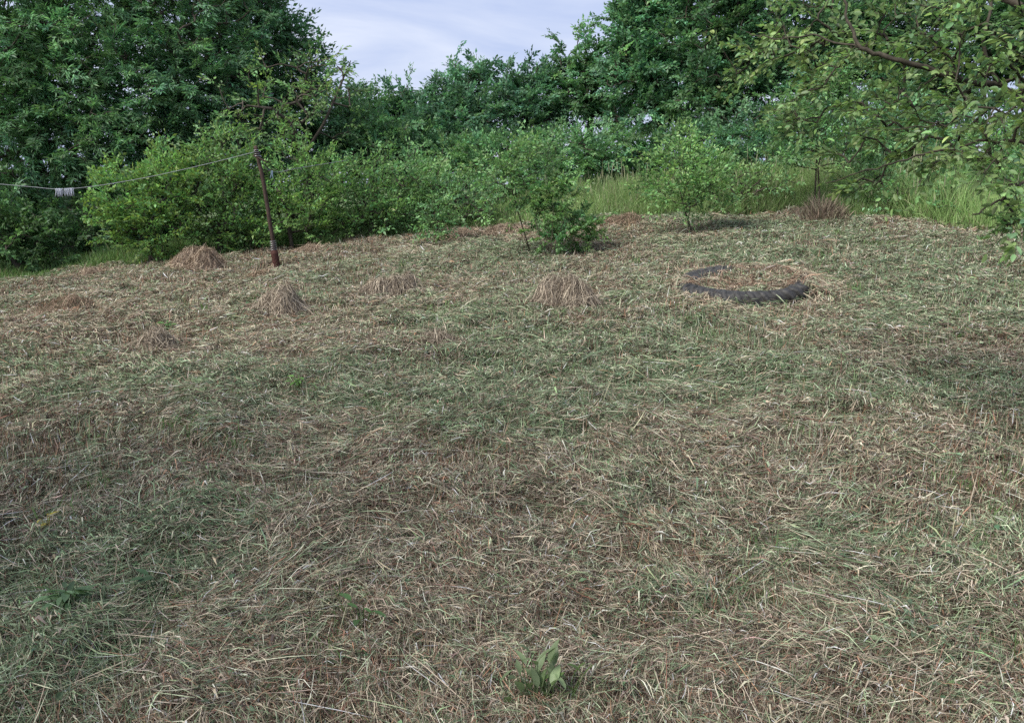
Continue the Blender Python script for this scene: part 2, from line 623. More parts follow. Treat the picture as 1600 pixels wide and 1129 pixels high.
# ------------------------------------------------------------------ leaves
def leaf_geo(P, D, Nn, L, Wd, tint, fine=False, droop=0.12):
    """leaves of length L and width Wd from base P along D with face normal Nn"""
    D = norm(D)
    S = norm(np.cross(D, Nn))
    U = np.cross(S, D)
    L = np.asarray(L)[:, None]
    Wd = np.asarray(Wd)[:, None]
    n = len(P)
    if not fine:
        a = P
        b = P + D * L * 0.42 - S * Wd * 0.5 + U * Wd * 0.16
        c = P + D * L - U * L * droop
        e = P + D * L * 0.42 + S * Wd * 0.5 + U * Wd * 0.16
        V = np.stack([a, b, c, e], 1).reshape(-1, 3)
        q = np.array([[0, 2, 1], [0, 3, 2]])
        Fc = (q[None] + (np.arange(n) * 4)[:, None, None]).reshape(-1, 3)
        return V, [Fc], np.repeat(tint, 4, 0)
    ts = [0.0, 0.18, 0.45, 0.75, 1.0]
    ws = [0.04, 0.38, 0.5, 0.34, 0.0]
    rows = []
    for t, w in zip(ts, ws):
        c = P + D * L * t - U * L * droop * t * t
        rows += [c - S * Wd * w + U * Wd * w * 0.35, c, c + S * Wd * w + U * Wd * w * 0.35]
    V = np.stack(rows, 1).reshape(-1, 3)
    q = []
    for r in range(4):
        o = r * 3
        q += [[o, o + 1, o + 4, o + 3], [o + 1, o + 2, o + 5, o + 4]]
    Fc = (np.array(q)[None] + (np.arange(n) * 15)[:, None, None]).reshape(-1, 4)
    return V, [Fc], np.repeat(tint, 15, 0)


def spray_template(rng, n_side=5, per=5, n_main=6, ang=0.8, side_len=0.45):
    pos, dr, nr, tw = [], [], [], []

    def put(p, d, up):
        pos.append(p)
        dr.append(d)
        nr.append(up)

    axis_pts = [np.array([t, 0.06 * math.sin(3 * t), -0.16 * t * t]) for t in np.linspace(0, 1, 5)]
    for i in range(4):
        tw.append((axis_pts[i], axis_pts[i + 1]))

    def main(t):
        return np.array([t, 0.06 * math.sin(3 * t), -0.16 * t * t])

    def leaves(p0, d, ln, k, az):
        for j in range(k):
            t = (j + 0.7) / k
            sgn = 1 if (j % 2) else -1
            a = az + sgn * rng.uniform(0.4, 1.1)
            if j == k - 1:
                a = az
            dd = np.array([math.cos(a), math.sin(a), rng.normal(-0.15, 0.3)])
            p = p0 + d * ln * t + np.array([0, 0, -0.1 * ln * t * t])
            up = np.array([rng.normal(0, 0.45), rng.normal(0, 0.45), 1.0])
            put(p, dd, up)

    leaves(main(0.15), np.array([1, 0, -.1]), 0.9, n_main, 0)
    for i in range(n_side):
        t = 0.12 + 0.72 * (i + rng.uniform(0, .6)) / n_side
        sg = 1 if i % 2 else -1
        az = sg * rng.uniform(ang * 0.6, ang * 1.3)
        d = norm(np.array([math.cos(az), math.sin(az), rng.normal(0.05, 0.35)]))
        ln = side_len * (1 - 0.4 * t) * rng.uniform(0.7, 1.2)
        p0 = main(t)
        tw.append((p0, p0 + d * ln))
        leaves(p0, d, ln, per, az)
    return (np.array(pos), norm(np.array(dr)), norm(np.array(nr)), np.array([a for a, b in tw]), np.array([b for a, b in tw]))


_tr = np.random.default_rng(77)
SPRAYS = {
    'broad': [spray_template(_tr, 6, 6, 8) for _ in range(8)],
    'slim': [spray_template(_tr, 6, 7, 9, 0.6, 0.4) for _ in range(8)],
    'airy': [spray_template(_tr, 4, 4, 5, 0.9, 0.5) for _ in range(8)],
}


def add_sprays(rng, leafm, twigm, C, D, kind, sl, ll, ratio, col, twig_r=0.0025, fine=False, all_twigs=False, keep=1.0, var=0.22,
               tipcol=None):
    """put a leafy spray at every C along every D"""
    T = SPRAYS[kind]
    n = len(C)
    which = rng.integers(0, len(T), n)
    D = norm(D)
    J = norm(UP + rng.normal(0, 0.35, (n, 3)))
    S = norm(np.cross(J, D))
    U = np.cross(D, S)
    s = sl * rng.uniform(0.65, 1.25, n)
    ctint = rng.lognormal(0, 0.22, (n, 1)) * np.array([[1, 1, 1]]) * (1 + rng.normal(0, 1, (n, 1)) * np.array([[0.08, 0.02, -0.05]]))
    for k in range(len(T)):
        idx = np.where(which == k)[0]
        if not len(idx):
            continue
        pos, dr, nr, ta, tb = T[k]
        B = np.stack([D[idx], S[idx], U[idx]], 1)      # (m,3,3)
        tr = lambda q: np.einsum('pj,mjc->mpc', q, B)
        P = C[idx][:, None] + tr(pos) * s[idx][:, None, None]
        DD = tr(dr) + rng.normal(0, 0.22, (len(idx), len(pos), 3))
        NN = tr(nr) + rng.normal(0, 0.25, (len(idx), len(pos), 3))
        P, DD, NN = P.reshape(-1, 3), DD.reshape(-1, 3), NN.reshape(-1, 3)
        cc = np.repeat(ctint[idx], len(pos), 0)
        kp = rng.random(len(P)) < keep
        P, DD, NN, cc = P[kp], DD[kp], NN[kp], cc[kp]
        L = ll * rng.uniform(0.6, 1.2, len(P))
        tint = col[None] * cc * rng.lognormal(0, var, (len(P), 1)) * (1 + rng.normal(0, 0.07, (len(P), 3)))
        if tipcol is not None:
            mk = rng.random(len(P)) < 0.22
            tint[mk] = tipcol * rng.lognormal(0, 0.2, (mk.sum(), 1))
        tint = np.clip(tint, 0.006, 0.6)
        V, Fc, TT = leaf_geo(P, DD, NN, L, L * ratio, tint, fine)
        leafm.add(V, Fc, TT)
        if twigm is not None:
            use = slice(None) if all_twigs else slice(0, 4)
            A = (C[idx][:, None] + tr(ta[use]) * s[idx][:, None, None]).reshape(-1, 3)
            Bp = (C[idx][:, None] + tr(tb[use]) * s[idx][:, None, None]).reshape(-1, 3)
            V, Fc = segs_mesh(A, Bp, np.full(len(A), twig_r), np.full(len(A), twig_r * 0.7), 3)
            twigm.add(V, [Fc])


def skeleton(rng, stems, A, r_tip=0.006, expo=0.42, wig=0.06):
    """join every attractor to the nearest point of a growing skeleton; returns pieces with radii and the arrival directions"""
    nodes, par = [], []
    for st in stems:
        prev = -1
        st = np.asarray(st, float)
        for i in range(len(st) - 1):
            for t in np.linspace(0, 1, 4, endpoint=False):
                nodes.append(st[i] * (1 - t) + st[i + 1] * t)
                par.append(prev)
                prev = len(nodes) - 1
        nodes.append(st[-1])
        par.append(prev)
    nst = len(nodes)
    root = np.mean([s[0] for s in stems], 0)
    order = np.argsort(np.linalg.norm(A - np.mean(nodes, 0), axis=1))
    N = np.zeros((nst + len(A) * 3, 3))
    N[:nst] = nodes
    par = par + [0] * (len(A) * 3)
    cnt = nst
    dirs = np.zeros_like(A)
    tips = []
    for i in order:
        a = A[i]
        dv = N[:cnt] - a
        d2 = np.einsum('ij,ij->i', dv, dv) + 0.6 * np.maximum(dv[:, 2], 0) ** 2
        if cnt > 6:
            d2 = d2 + 0.02
        j = int(np.argmin(d2))
        p = N[j]
        step = a - p
        w = rng.normal(0, wig, 3) * np.linalg.norm(step)
        m1 = p + step * 0.35 + w + UP * 0.04 * np.linalg.norm(step)
        m2 = p + step * 0.7 + w * 0.6
        N[cnt], N[cnt + 1], N[cnt + 2] = m1, m2, a
        par[cnt], par[cnt + 1], par[cnt + 2] = j, cnt, cnt + 1
        dirs[i] = a - m2
        tips.append(cnt + 2)
        cnt += 3
    par = np.array(par[:cnt])
    N = N[:cnt]
    load = np.zeros(cnt)
    for t in tips:
        load[t] += 1
    for k in range(cnt - 1, -1, -1):
        if par[k] >= 0:
            load[par[k]] += load[k]
    load = np.maximum(load, 1)
    r = r_tip * load ** expo
    c = np.where(par >= 0)[0]
    rp = r[par[c]]
    return N[par[c]], N[c], np.minimum(rp, r[c] * 1.6 + 0.002), r[c], dirs, load[c]


DENS = 2.0


def lobes_points(rng, lobes, dens, shoots=0.10, flat=1.0, spread=1.0):
    """points through the volume of a crown traced as lobes (px, py, Y, rx_px, ry_px)"""
    A, O = [], []
    for lb in lobes:
        if lb[0] == 'world':
            c, Rx, Rz = np.array(lb[1:4]), lb[4], lb[5]
            px = 10 * lb[1]
        else:
            px, py, Y, rx, ry = lb
            c = at(px, py, Y)
            Rx, Rz = rx * Y / F, ry * Y / F
        Ry = 0.75 * (Rx + Rz) / 2 * flat
        n = max(8, int(DENS * dens * (Rx * Rz + Rx * Ry + Ry * Rz)))
        d = norm(rng.normal(0, 1, (n, 3)))
        rr = rng.random(n) ** 0.45
        # lumpy surface
        lump = 0.62 + 0.7 * vnoise(d[:, 0] * 2 + px, d[:, 2] * 2 + d[:, 1] * 1.3, 0.55, int(px) % 13)
        sh = rng.random(n) < shoots
        rr = np.where(sh, 0.8 + rng.random(n) * 0.5, rr) * lump
        A.append(c + d * rr[:, None] * np.array([Rx, Ry, Rz]))
        O.append(norm(d * np.array([1 / max(Rx, .1), 1 / max(Ry, .1), 1 / max(Rz, .1)])))
    A, O = np.concatenate(A), np.concatenate(O)
    keep = A[:, 2] > gh(A[:, 0], A[:, 1]) + 0.05
    return A[keep], O[keep]


EXPO = {}


def make_tree(name, label, cat, base, lobes, dens=26, kind='broad', sl=0.5, ll=0.085, ratio=0.5, col=(0.06, 0.11, 0.04),
              stems=None, r_tip=0.006, expo=0.42, group=None, seed=1, hang=0.15, rise=0.3, keep=1.0, trunk_name='trunk', mat=None,
              fine=False, all_twigs=False, tipcol=None, var=0.22, shoots=0.1, sway=1.0, extra=None, twig_r=0.003, crown_name='crown'):
    rng = np.random.default_rng(seed)
    ll = ll * (1.4 if kind == 'airy' else 1.15)
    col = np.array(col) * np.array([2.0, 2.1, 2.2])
    dens = dens * (1.7 if kind == 'airy' else 1.15)
    A, O = lobes_points(rng, lobes, dens, shoots)
    bx, bY = base
    g = at(bx, 300, bY)
    b = np.array([g[0], bY, float(gh(g[0], bY)) - 0.03])
    if stems is None:
        ctr = A.mean(0)
        top = b * 0 + ctr
        mid = b * 0.5 + ctr * 0.5 + np.array([rng.normal(0, .12), rng.normal(0, .1), 0])
        stems = [[b, mid, top]]
    else:
        stems = [[b + np.array([rng.normal(0, .04), rng.normal(0, .04), 0])] + [at(*q) for q in s] for s in stems]
    if extra is not None:
        A = np.concatenate([A, extra])
        O = np.concatenate([O, norm(extra - A.mean(0))])
    P0, P1, r0, r1, dirs, load = skeleton(rng, stems, A, r_tip, expo)
    root = empty(name, b, label, cat, group)
    tm = Merge()
    lm = Merge()
    big = load > 5
    for sel, sd in ((big, 7), (~big, 4)):
        if sel.any():
            V, Fc = segs_mesh(P0[sel], P1[sel], r0[sel], r1[sel], sd)
            tm.add(V, [Fc])
    D = norm(norm(dirs) * 0.7 + O * 0.8 + rng.normal(0, 0.35, O.shape) + UP * (rise - hang))
    add_sprays(rng, lm, tm, A - D * sl * 0.3, D, kind, sl, ll, ratio, np.array(col), twig_r, fine, all_twigs, keep, var,
               None if tipcol is None else np.array(tipcol))
    tm.build(trunk_name, M_BARK if mat is None else mat, root, loc=b, smooth=True)
    lm.build(crown_name, M_LEAF_NEAR if fine else M_LEAF, root, loc=b)
    return root


DKGREEN = (0.052, 0.100, 0.046)
MIDGREEN = (0.075, 0.135, 0.050)
BRIGHT = (0.092, 0.160, 0.052)
BLUEGREEN = (0.058, 0.112, 0.062)

# ---- the tall trees at the left
make_tree("willow_tree", "tall dark narrow-leaved tree filling the top left corner, behind the clothes line", "tree", (70, 16.5),
          [(20, 40, 16, 130, 120), (120, -60, 17, 150, 110), (110, 120, 15.6, 120, 100), (10, 190, 15.2, 110, 90), (140, 225, 15.4, 100, 75),
           (-110, 90, 16.5, 130, 150), (60, 300, 16.2, 110, 60), (-60, 330, 16, 90, 90)], 28, 'slim', 0.5, 0.10, 0.27, (0.064, 0.122, 0.055), seed=2, hang=0.5)
make_tree("willow_tree", "dark narrow-leaved tree between the corner tree and the bare-topped tree, at upper left", "tree", (255, 17),
          [(270, 40, 16.5, 120, 110), (245, 150, 15.8, 95, 85), (340, 130, 16.6, 90, 90), (250, 235, 15.8, 90, 70), (330, 215, 16.3, 90, 70),
           (330, -70, 17.5, 120, 80)], 28, 'slim', 0.48, 0.095, 0.28, (0.058, 0.112, 0.054), seed=3, hang=0.45)
make_tree("ash_tree", "open-crowned grey-green tree whose twiggy edge stands against the sky left of the gap", "tree", (400, 18),
          [(390, 60, 18, 60, 70), (430, 95, 18, 62, 55), (465, 130, 18, 62, 50), (400, 150, 18, 60, 55), (450, 60, 18.3, 34, 32), (380, -10, 18.3, 45, 50)],
          19, 'airy', 0.55, 0.085, 0.5, (0.06, 0.115, 0.055), seed=4, shoots=0.25, all_twigs=True)
make_tree("dying_apple_tree", "gnarled old fruit tree with bare dark limbs showing, behind the leaning post", "tree", (492, 14.6),
          [(430, 135, 14.4, 62, 42), (490, 130, 14.4, 50, 38), (520, 165, 14.8, 45, 40), (450, 185, 14.2, 60, 30), (395, 200, 14.2, 40, 25), (540, 120, 15, 18, 36)],
          7.5, 'airy', 0.4, 0.06, 0.5, (0.095, 0.150, 0.055), stems=[[(472, 240, 14.5), (458, 195, 14.3), (425, 170, 14.1), (385, 165, 14)],
                                                              [(476, 240, 14.6), (505, 195, 14.6), (525, 150, 14.8), (548, 95, 15)]],
          seed=5, r_tip=0.008, all_twigs=True, shoots=0.2, mat=M_BARK)
# ---- shrubs along the left edge of the meadow
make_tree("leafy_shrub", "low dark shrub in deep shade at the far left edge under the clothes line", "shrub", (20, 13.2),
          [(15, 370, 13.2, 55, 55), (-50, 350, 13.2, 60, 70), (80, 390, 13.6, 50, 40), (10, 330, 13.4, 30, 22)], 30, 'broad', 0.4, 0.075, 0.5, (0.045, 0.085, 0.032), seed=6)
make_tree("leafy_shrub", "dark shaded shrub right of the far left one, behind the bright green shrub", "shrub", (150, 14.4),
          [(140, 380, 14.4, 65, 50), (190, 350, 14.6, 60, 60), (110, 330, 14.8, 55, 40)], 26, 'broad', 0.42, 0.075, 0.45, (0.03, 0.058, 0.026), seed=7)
make_tree("plum_shrub", "bright yellow-green leafy shrub standing left of the tallest hay heap", "shrub", (225, 12.7),
          [(215, 320, 12.7, 62, 50), (190, 355, 12.6, 45, 35), (265, 300, 12.8, 50, 42), (232, 268, 12.9, 26, 26), (275, 262, 12.9, 20, 24), (245, 370, 12.7, 55, 38), (160, 285, 12.9, 22, 18)],
          36, 'broad', 0.40, 0.060, 0.52, BRIGHT, seed=8, shoots=0.32, rise=1.1, tipcol=(0.2, 0.28, 0.07), r_tip=0.004)
make_tree("plum_shrub", "green shrub directly behind the tallest hay heap, between the bright shrub and the post", "shrub", (335, 13.2),
          [(330, 290, 13.3, 48, 45), (330, 350, 13.2, 52, 42), (375, 310, 13.3, 42, 55), (340, 238, 13.5, 30, 34), (385, 262, 13.5, 34, 30), (385, 370, 13.2, 38, 28)],
          34, 'airy', 0.42, 0.055, 0.5, (0.088, 0.150, 0.052), seed=9, shoots=0.3, rise=1.1, tipcol=(0.16, 0.24, 0.07), r_tip=0.004)
make_tree("plum_shrub", "green shrub right behind the leaning post", "shrub", (452, 13.4),
          [(440, 300, 13.4, 45, 42), (450, 350, 13.3, 50, 34), (490, 320, 13.5, 45, 55), (462, 250, 13.7, 30, 40), (520, 290, 13.7, 38, 42)],
          30, 'broad', 0.42, 0.055, 0.5, (0.098, 0.168, 0.055), seed=10, shoots=0.3, rise=1.1, tipcol=(0.16, 0.24, 0.08), r_tip=0.004)
make_tree("plum_shrub", "wide green shrub where the left hedge meets the strip of tall grass", "shrub", (575, 13.8),
          [(560, 310, 13.9, 50, 45), (600, 335, 14, 48, 32), (545, 350, 13.7, 45, 30), (590, 270, 14.4, 45, 32), (635, 300, 14.5, 36, 36)],
          32, 'airy', 0.40, 0.055, 0.45, (0.085, 0.152, 0.055), seed=11, shoots=0.3, rise=1.1, tipcol=(0.13, 0.21, 0.08), r_tip=0.004)
make_tree("leafy_shrub", "upright pale green shrub between the left hedge and the shrub thicket", "shrub", (655, 15.6),
          [(640, 275, 16, 42, 45), (680, 290, 15.4, 42, 38), (655, 320, 15.2, 45, 28), (700, 320, 15.5, 36, 25)],
          32, 'broad', 0.38, 0.062, 0.5, (0.092, 0.160, 0.06), seed=12, shoots=0.2, rise=0.3)
# ---- the thicket in the middle distance
make_tree("leafy_shrub", "dark rounded shrub below the lowest part of the tree line, left of centre", "shrub", (590, 18.5),
          [(570, 210, 18.5, 50, 55), (600, 240, 18.5, 55, 40), (545, 240, 18, 45, 35), (640, 215, 19, 42, 45)], 22, 'broad', 0.5, 0.085, 0.5, (0.06, 0.112, 0.05), seed=13)
make_tree("leafy_shrub", "dense green shrub behind the slanted little tree, with a dark hollow beneath it", "shrub", (745, 17.5),
          [(720, 260, 17.2, 50, 38), (775, 255, 17, 55, 38), (830, 250, 17.2, 55, 35), (750, 295, 16.8, 45, 20), (800, 285, 17, 30, 14)], 26, 'broad', 0.42, 0.07, 0.5, (0.075, 0.140, 0.056), seed=14, shoots=0.2)
make_tree("leafy_shrub", "mid green shrub right of centre standing behind the strip of tall grass", "shrub", (905, 18),
          [(890, 235, 18, 52, 34), (930, 250, 18.2, 45, 28), (960, 225, 18.6, 36, 26), (870, 262, 17.8, 30, 16)], 24, 'broad', 0.45, 0.075, 0.5, (0.075, 0.140, 0.06), seed=15, shoots=0.15)
# ---- the row of trees against the sky
row = [
    ("small dark tree at the lowest dip of the tree line, left of centre", (585, 22), [(570, 175, 22, 48, 36), (610, 180, 22, 42, 32), (560, 215, 22, 50, 35)], 21, DKGREEN),
    ("round dark tree first to rise right of the dip in the tree line", (665, 22), [(645, 165, 22, 42, 34), (690, 170, 22, 42, 38), (665, 205, 21.5, 58, 38), (640, 235, 21.5, 45, 30)], 22, BLUEGREEN),
    ("spreading tree with wispy shoots on top, left of the middle of the tree line", (745, 21.5), [(725, 130, 22, 38, 32), (765, 140, 21.5, 42, 34), (745, 180, 21, 58, 34), (720, 210, 21, 45, 25), (800, 175, 21.5, 40, 35)], 23, BLUEGREEN),
    ("blue-green tree with dark stems near the middle of the tree line", (835, 22), [(820, 130, 22, 36, 28), (855, 140, 22, 38, 32), (830, 180, 21.5, 50, 28), (870, 180, 22, 36, 26)], 24, BLUEGREEN),
    ("taller tree with sky showing under its crown, right of the middle of the tree line", (920, 22), [(905, 100, 22, 36, 42), (935, 130, 22, 42, 42), (900, 155, 21.7, 42, 30), (950, 175, 22, 45, 26)], 25, (0.062, 0.120, 0.056)),
    ("tallest leafy tree at the right end of the sky gap", (1010, 21), [(985, 60, 21, 40, 62), (1030, 30, 21, 55, 75), (1000, 125, 20.7, 58, 45), (1055, 110, 20.5, 50, 55), (1020, 175, 20.5, 62, 32), (1000, -30, 21, 45, 40)], 27, (0.066, 0.128, 0.066)),
    ("tall dark tree behind the overhanging fruit branches at upper right", (1140, 20), [(1120, 60, 20, 62, 80), (1180, 40, 20, 62, 85), (1110, 150, 19.5, 55, 55), (1180, 150, 19.5, 55, 50), (1140, -40, 20, 70, 55)], 28, DKGREEN),
    ("tall shaded tree behind the fruit branches, right of the other dark one", (1270, 21), [(1250, 60, 21, 65, 80), (1330, 50, 21, 65, 85), (1290, 140, 20.5, 75, 50)], 26, DKGREEN),
    ("shaded tree in the top right corner behind the fruit branches", (1450, 20), [(1420, 50, 20, 70, 80), (1510, 60, 20, 80, 90), (1440, 150, 19.5, 80, 45), (1600, 80, 20, 70, 90)], 24, DKGREEN),
]
for i, (lab, base, lobes, dens, col) in enumerate(row):
    make_tree("broadleaf_tree", lab, "tree", base, lobes, dens, 'broad', 0.55, 0.10, 0.52, col, seed=20 + i, shoots=0.16, group=None, r_tip=0.009,
              all_twigs=False, twig_r=0.005)
# ---- hedge-height growth at the right
make_tree("leafy_shrub", "low grey-green thicket shrub under the dark trees, right of the thin twin-stemmed sapling", "shrub", (1180, 17),
          [(1160, 215, 17, 62, 40), (1230, 210, 17, 60, 45), (1190, 245, 16.5, 60, 25), (1110, 225, 17.4, 40, 30)], 26, 'broad', 0.42, 0.07, 0.5, (0.065, 0.125, 0.062), seed=40)
make_tree("leafy_shrub", "grey-green shrub in the background right of the stem with the dry clump", "shrub", (1370, 15.5),
          [(1350, 200, 15.5, 75, 50), (1440, 210, 15.5, 70, 45), (1390, 245, 15, 70, 22)], 24, 'broad', 0.42, 0.07, 0.5, (0.07, 0.13, 0.06), seed=41)
make_tree("leafy_shrub", "green shrub at the right edge of the meadow under the fruit branches", "shrub", (1500, 12.2),
          [(1500, 310, 12, 70, 30), (1570, 290, 12, 70, 50), (1450, 320, 12, 50, 20), (1560, 230, 12.5, 80, 40)], 24, 'broad', 0.36, 0.06, 0.5, (0.085, 0.15, 0.055), seed=42)

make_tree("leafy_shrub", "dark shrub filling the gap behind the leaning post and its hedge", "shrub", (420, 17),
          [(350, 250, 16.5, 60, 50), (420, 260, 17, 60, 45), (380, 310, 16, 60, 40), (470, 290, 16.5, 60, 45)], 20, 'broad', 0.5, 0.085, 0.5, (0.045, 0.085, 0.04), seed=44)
make_tree("broadleaf_tree", "dark tree seen through the bare limbs of the gnarled fruit tree", "tree", (500, 19.5),
          [(450, 190, 19, 50, 50), (510, 200, 19.5, 50, 45), (540, 170, 20, 30, 30), (480, 240, 19, 60, 40), (540, 250, 19, 45, 40)], 22, 'broad', 0.55, 0.09, 0.5, (0.048, 0.09, 0.042), seed=45)
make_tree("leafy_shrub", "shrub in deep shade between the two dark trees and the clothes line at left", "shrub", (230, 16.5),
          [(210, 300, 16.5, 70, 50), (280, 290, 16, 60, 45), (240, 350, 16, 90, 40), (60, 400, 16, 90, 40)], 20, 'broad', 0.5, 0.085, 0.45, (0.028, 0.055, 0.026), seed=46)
make_tree("leafy_shrub", "soft pale green shrub between the twin-stemmed sapling and the young tree with the dry clump", "shrub", (1165, 13.9),
          [(1150, 275, 14, 50, 24), (1205, 285, 13.8, 45, 22), (1120, 300, 13.7, 40, 20), (1170, 300, 13.8, 50, 12)], 15, 'airy', 0.36, 0.05, 0.5, (0.095, 0.155, 0.06), seed=48, rise=0.8, shoots=0.25)
make_tree("leafy_shrub", "soft low green growth right of the dry clump, mixed into the tall grass", "shrub", (1390, 12.4),
          [(1370, 285, 12.6, 50, 26), (1430, 295, 12.2, 50, 28), (1480, 320, 11.4, 45, 24), (1400, 320, 12.2, 50, 14)], 28, 'airy', 0.36, 0.05, 0.5, (0.09, 0.15, 0.06), seed=49, rise=0.8, shoots=0.25)
make_tree("leafy_shrub", "soft green growth left of the slanted little tree, in front of the tall grass", "shrub", (720, 14.9),
          [(700, 300, 14.8, 40, 26), (745, 305, 14.9, 45, 24), (720, 330, 14.7, 45, 16), (640, 340, 14.6, 40, 18)], 28, 'airy', 0.36, 0.05, 0.5, (0.085, 0.145, 0.06), seed=55, rise=0.8, shoots=0.25)
for i, (lab, px, Y, lb) in enumerate([
        ("deep green shrub behind the pale upright shrub, under the tree line left of centre", 660, 19.5, [(630, 250, 19.5, 45, 32), (690, 245, 19.5, 45, 34), (660, 280, 19, 60, 25)]),
        ("deep green shrub at the foot of the wispy spreading tree", 770, 20, [(740, 235, 20, 50, 28), (800, 232, 20, 50, 26), (770, 265, 19.5, 70, 26)]),
        ("deep green shrub with small white gaps above it, right of centre under the tree line", 860, 20, [(850, 238, 20, 45, 26), (900, 235, 20, 42, 24), (880, 265, 19.5, 70, 24)]),
        ("dark shrub in the shaded hollow above the seeding tall grass", 985, 19.5, [(960, 245, 19.5, 45, 30), (1010, 238, 19.5, 48, 32), (1060, 235, 19, 50, 36), (1000, 270, 19, 80, 22)]),
        ("dark shrub behind the twin-stemmed sapling and tall grass at right", 1120, 19, [(1110, 245, 19, 50, 36), (1170, 240, 18.5, 60, 38), (1230, 250, 18, 60, 34)]),
        ("dark shrub right of the young tree, screened by fruit branches", 1340, 18, [(1300, 240, 18, 60, 40), (1370, 235, 17.5, 60, 42), (1450, 245, 17, 70, 40), (1540, 230, 17, 70, 60)])]):
    make_tree("leafy_shrub", lab, "shrub", (px, Y), lb, 24, 'broad', 0.5, 0.085, 0.5, (0.05, 0.098, 0.046), seed=140 + i, shoots=0.15)
make_tree("unseen_shade_tree", "unseen broad tree added outside the left edge to cast soft shade over the near left grass", "tree", (-9000, 0.55),
          [('world', -5.4, -0.3, 5.2, 1.6, 1.2), ('world', -5.9, 1.1, 5.4, 1.5, 1.1), ('world', -6.6, -1.0, 6.0, 1.6, 1.2)], 12, 'broad', 0.5, 0.10, 0.5, MIDGREEN, seed=47)  # unseen tree, added only so its crown shades the near left grass

# ---- free-standing small trees and saplings on the mown meadow
make_tree("slanted_sapling", "slender small tree leaning left out of the dense bush, airy crown on thin dark stems", "small tree", (838, on_ground(838, 408)[1]),
          [(795, 260, 10.6, 64, 42), (850, 262, 10.8, 54, 40), (770, 285, 10.5, 34, 24), (830, 235, 10.9, 36, 18), (775, 335, 10.4, 22, 14)], 25, 'airy', 0.3, 0.042, 0.5, (0.085, 0.145, 0.055),
          stems=[[(829, 395, 10.6), (815, 350, 10.6), (802, 305, 10.6), (795, 265, 10.6)], [(829, 393, 10.6), (812, 360, 10.55), (790, 335, 10.5), (768, 322, 10.4)]],
          seed=50, r_tip=0.0018, expo=0.34, all_twigs=True, twig_r=0.0015, mat=M_TWIG, trunk_name='stem')
make_tree("plum_bush", "dense dark green bush at the foot of the leaning little tree, centre of the meadow", "bush", (860, on_ground(860, 410)[1]),
          [(860, 322, 10.5, 40, 38), (852, 372, 10.4, 26, 34), (886, 365, 10.5, 32, 30), (910, 345, 10.6, 34, 20), (922, 362, 10.5, 26, 12), (880, 305, 10.6, 28, 28), (830, 310, 10.6, 20, 22)], 64, 'broad', 0.22, 0.046, 0.5,
          (0.10, 0.17, 0.065), seed=51, r_tip=0.0018, expo=0.3, stems=[[(856, 380, 10.2), (850, 330, 10.3)], [(868, 380, 10.2), (885, 335, 10.4)], [(875, 385, 10.25), (905, 358, 10.4)], [(846, 380, 10.2), (835, 340, 10.3)], [(862, 375, 10.1), (865, 320, 10.4)]], all_twigs=True, twig_r=0.0015, shoots=0.25, rise=0.5, tipcol=(0.12, 0.18, 0.07), mat=M_TWIG, trunk_name='stem')
make_tree("sapling", "slender twin-stemmed sapling with airy pale crown, standing above the tyre", "small tree", (1077, on_ground(1077, 388)[1]),
          [(1070, 285, 11.6, 76, 42), (1060, 245, 11.8, 58, 34), (1095, 305, 11.5, 40, 24), (1030, 300, 11.5, 30, 22), (1070, 215, 11.9, 26, 18), (1115, 270, 11.7, 36, 24)], 38, 'airy', 0.34, 0.045, 0.48,
          (0.10, 0.168, 0.058), stems=[[(1075, 360, 11.6), (1078, 320, 11.6), (1072, 270, 11.7)], [(1080, 360, 11.6), (1068, 322, 11.6), (1058, 280, 11.7)]],
          seed=52, r_tip=0.0018, expo=0.34, all_twigs=True, twig_r=0.0015, mat=M_TWIG, trunk_name='stem', rise=0.5, shoots=0.25)
make_tree("sapling", "smallest thin sapling, left of the central bush, at the edge of the mown ground", "small tree", (683, on_ground(683, 385)[1]),
          [(685, 330, 12.6, 30, 30), (672, 350, 12.5, 26, 16), (700, 345, 12.6, 22, 16), (682, 368, 12.5, 26, 8)], 42, 'airy', 0.26, 0.04, 0.5, (0.078, 0.14, 0.055),
          stems=[[(683, 365, 12.6), (684, 330, 12.6), (688, 305, 12.6)]], seed=53, r_tip=0.0024, expo=0.36, all_twigs=True, twig_r=0.0014, mat=M_TWIG, trunk_name='stem', rise=0.5)
make_tree("young_tree", "young tree with dark stems rising from a clump of dry grass at the far right", "small tree", (1272, on_ground(1272, 348)[1]),
          [(1265, 215, 12.6, 62, 36), (1300, 180, 12.8, 60, 38), (1240, 180, 12.8, 48, 36), (1330, 225, 12.4, 55, 30), (1225, 245, 12.4, 40, 22), (1290, 130, 13, 60, 36)], 30, 'airy', 0.36, 0.05, 0.5,
          (0.078, 0.14, 0.055), stems=[[(1273, 310, 12.6), (1276, 250, 12.6), (1272, 190, 12.7)], [(1281, 312, 12.6), (1278, 262, 12.6), (1292, 200, 12.7)]],
          seed=54, r_tip=0.002, expo=0.36, all_twigs=True, twig_r=0.0018, mat=M_TWIG, trunk_name='stem')

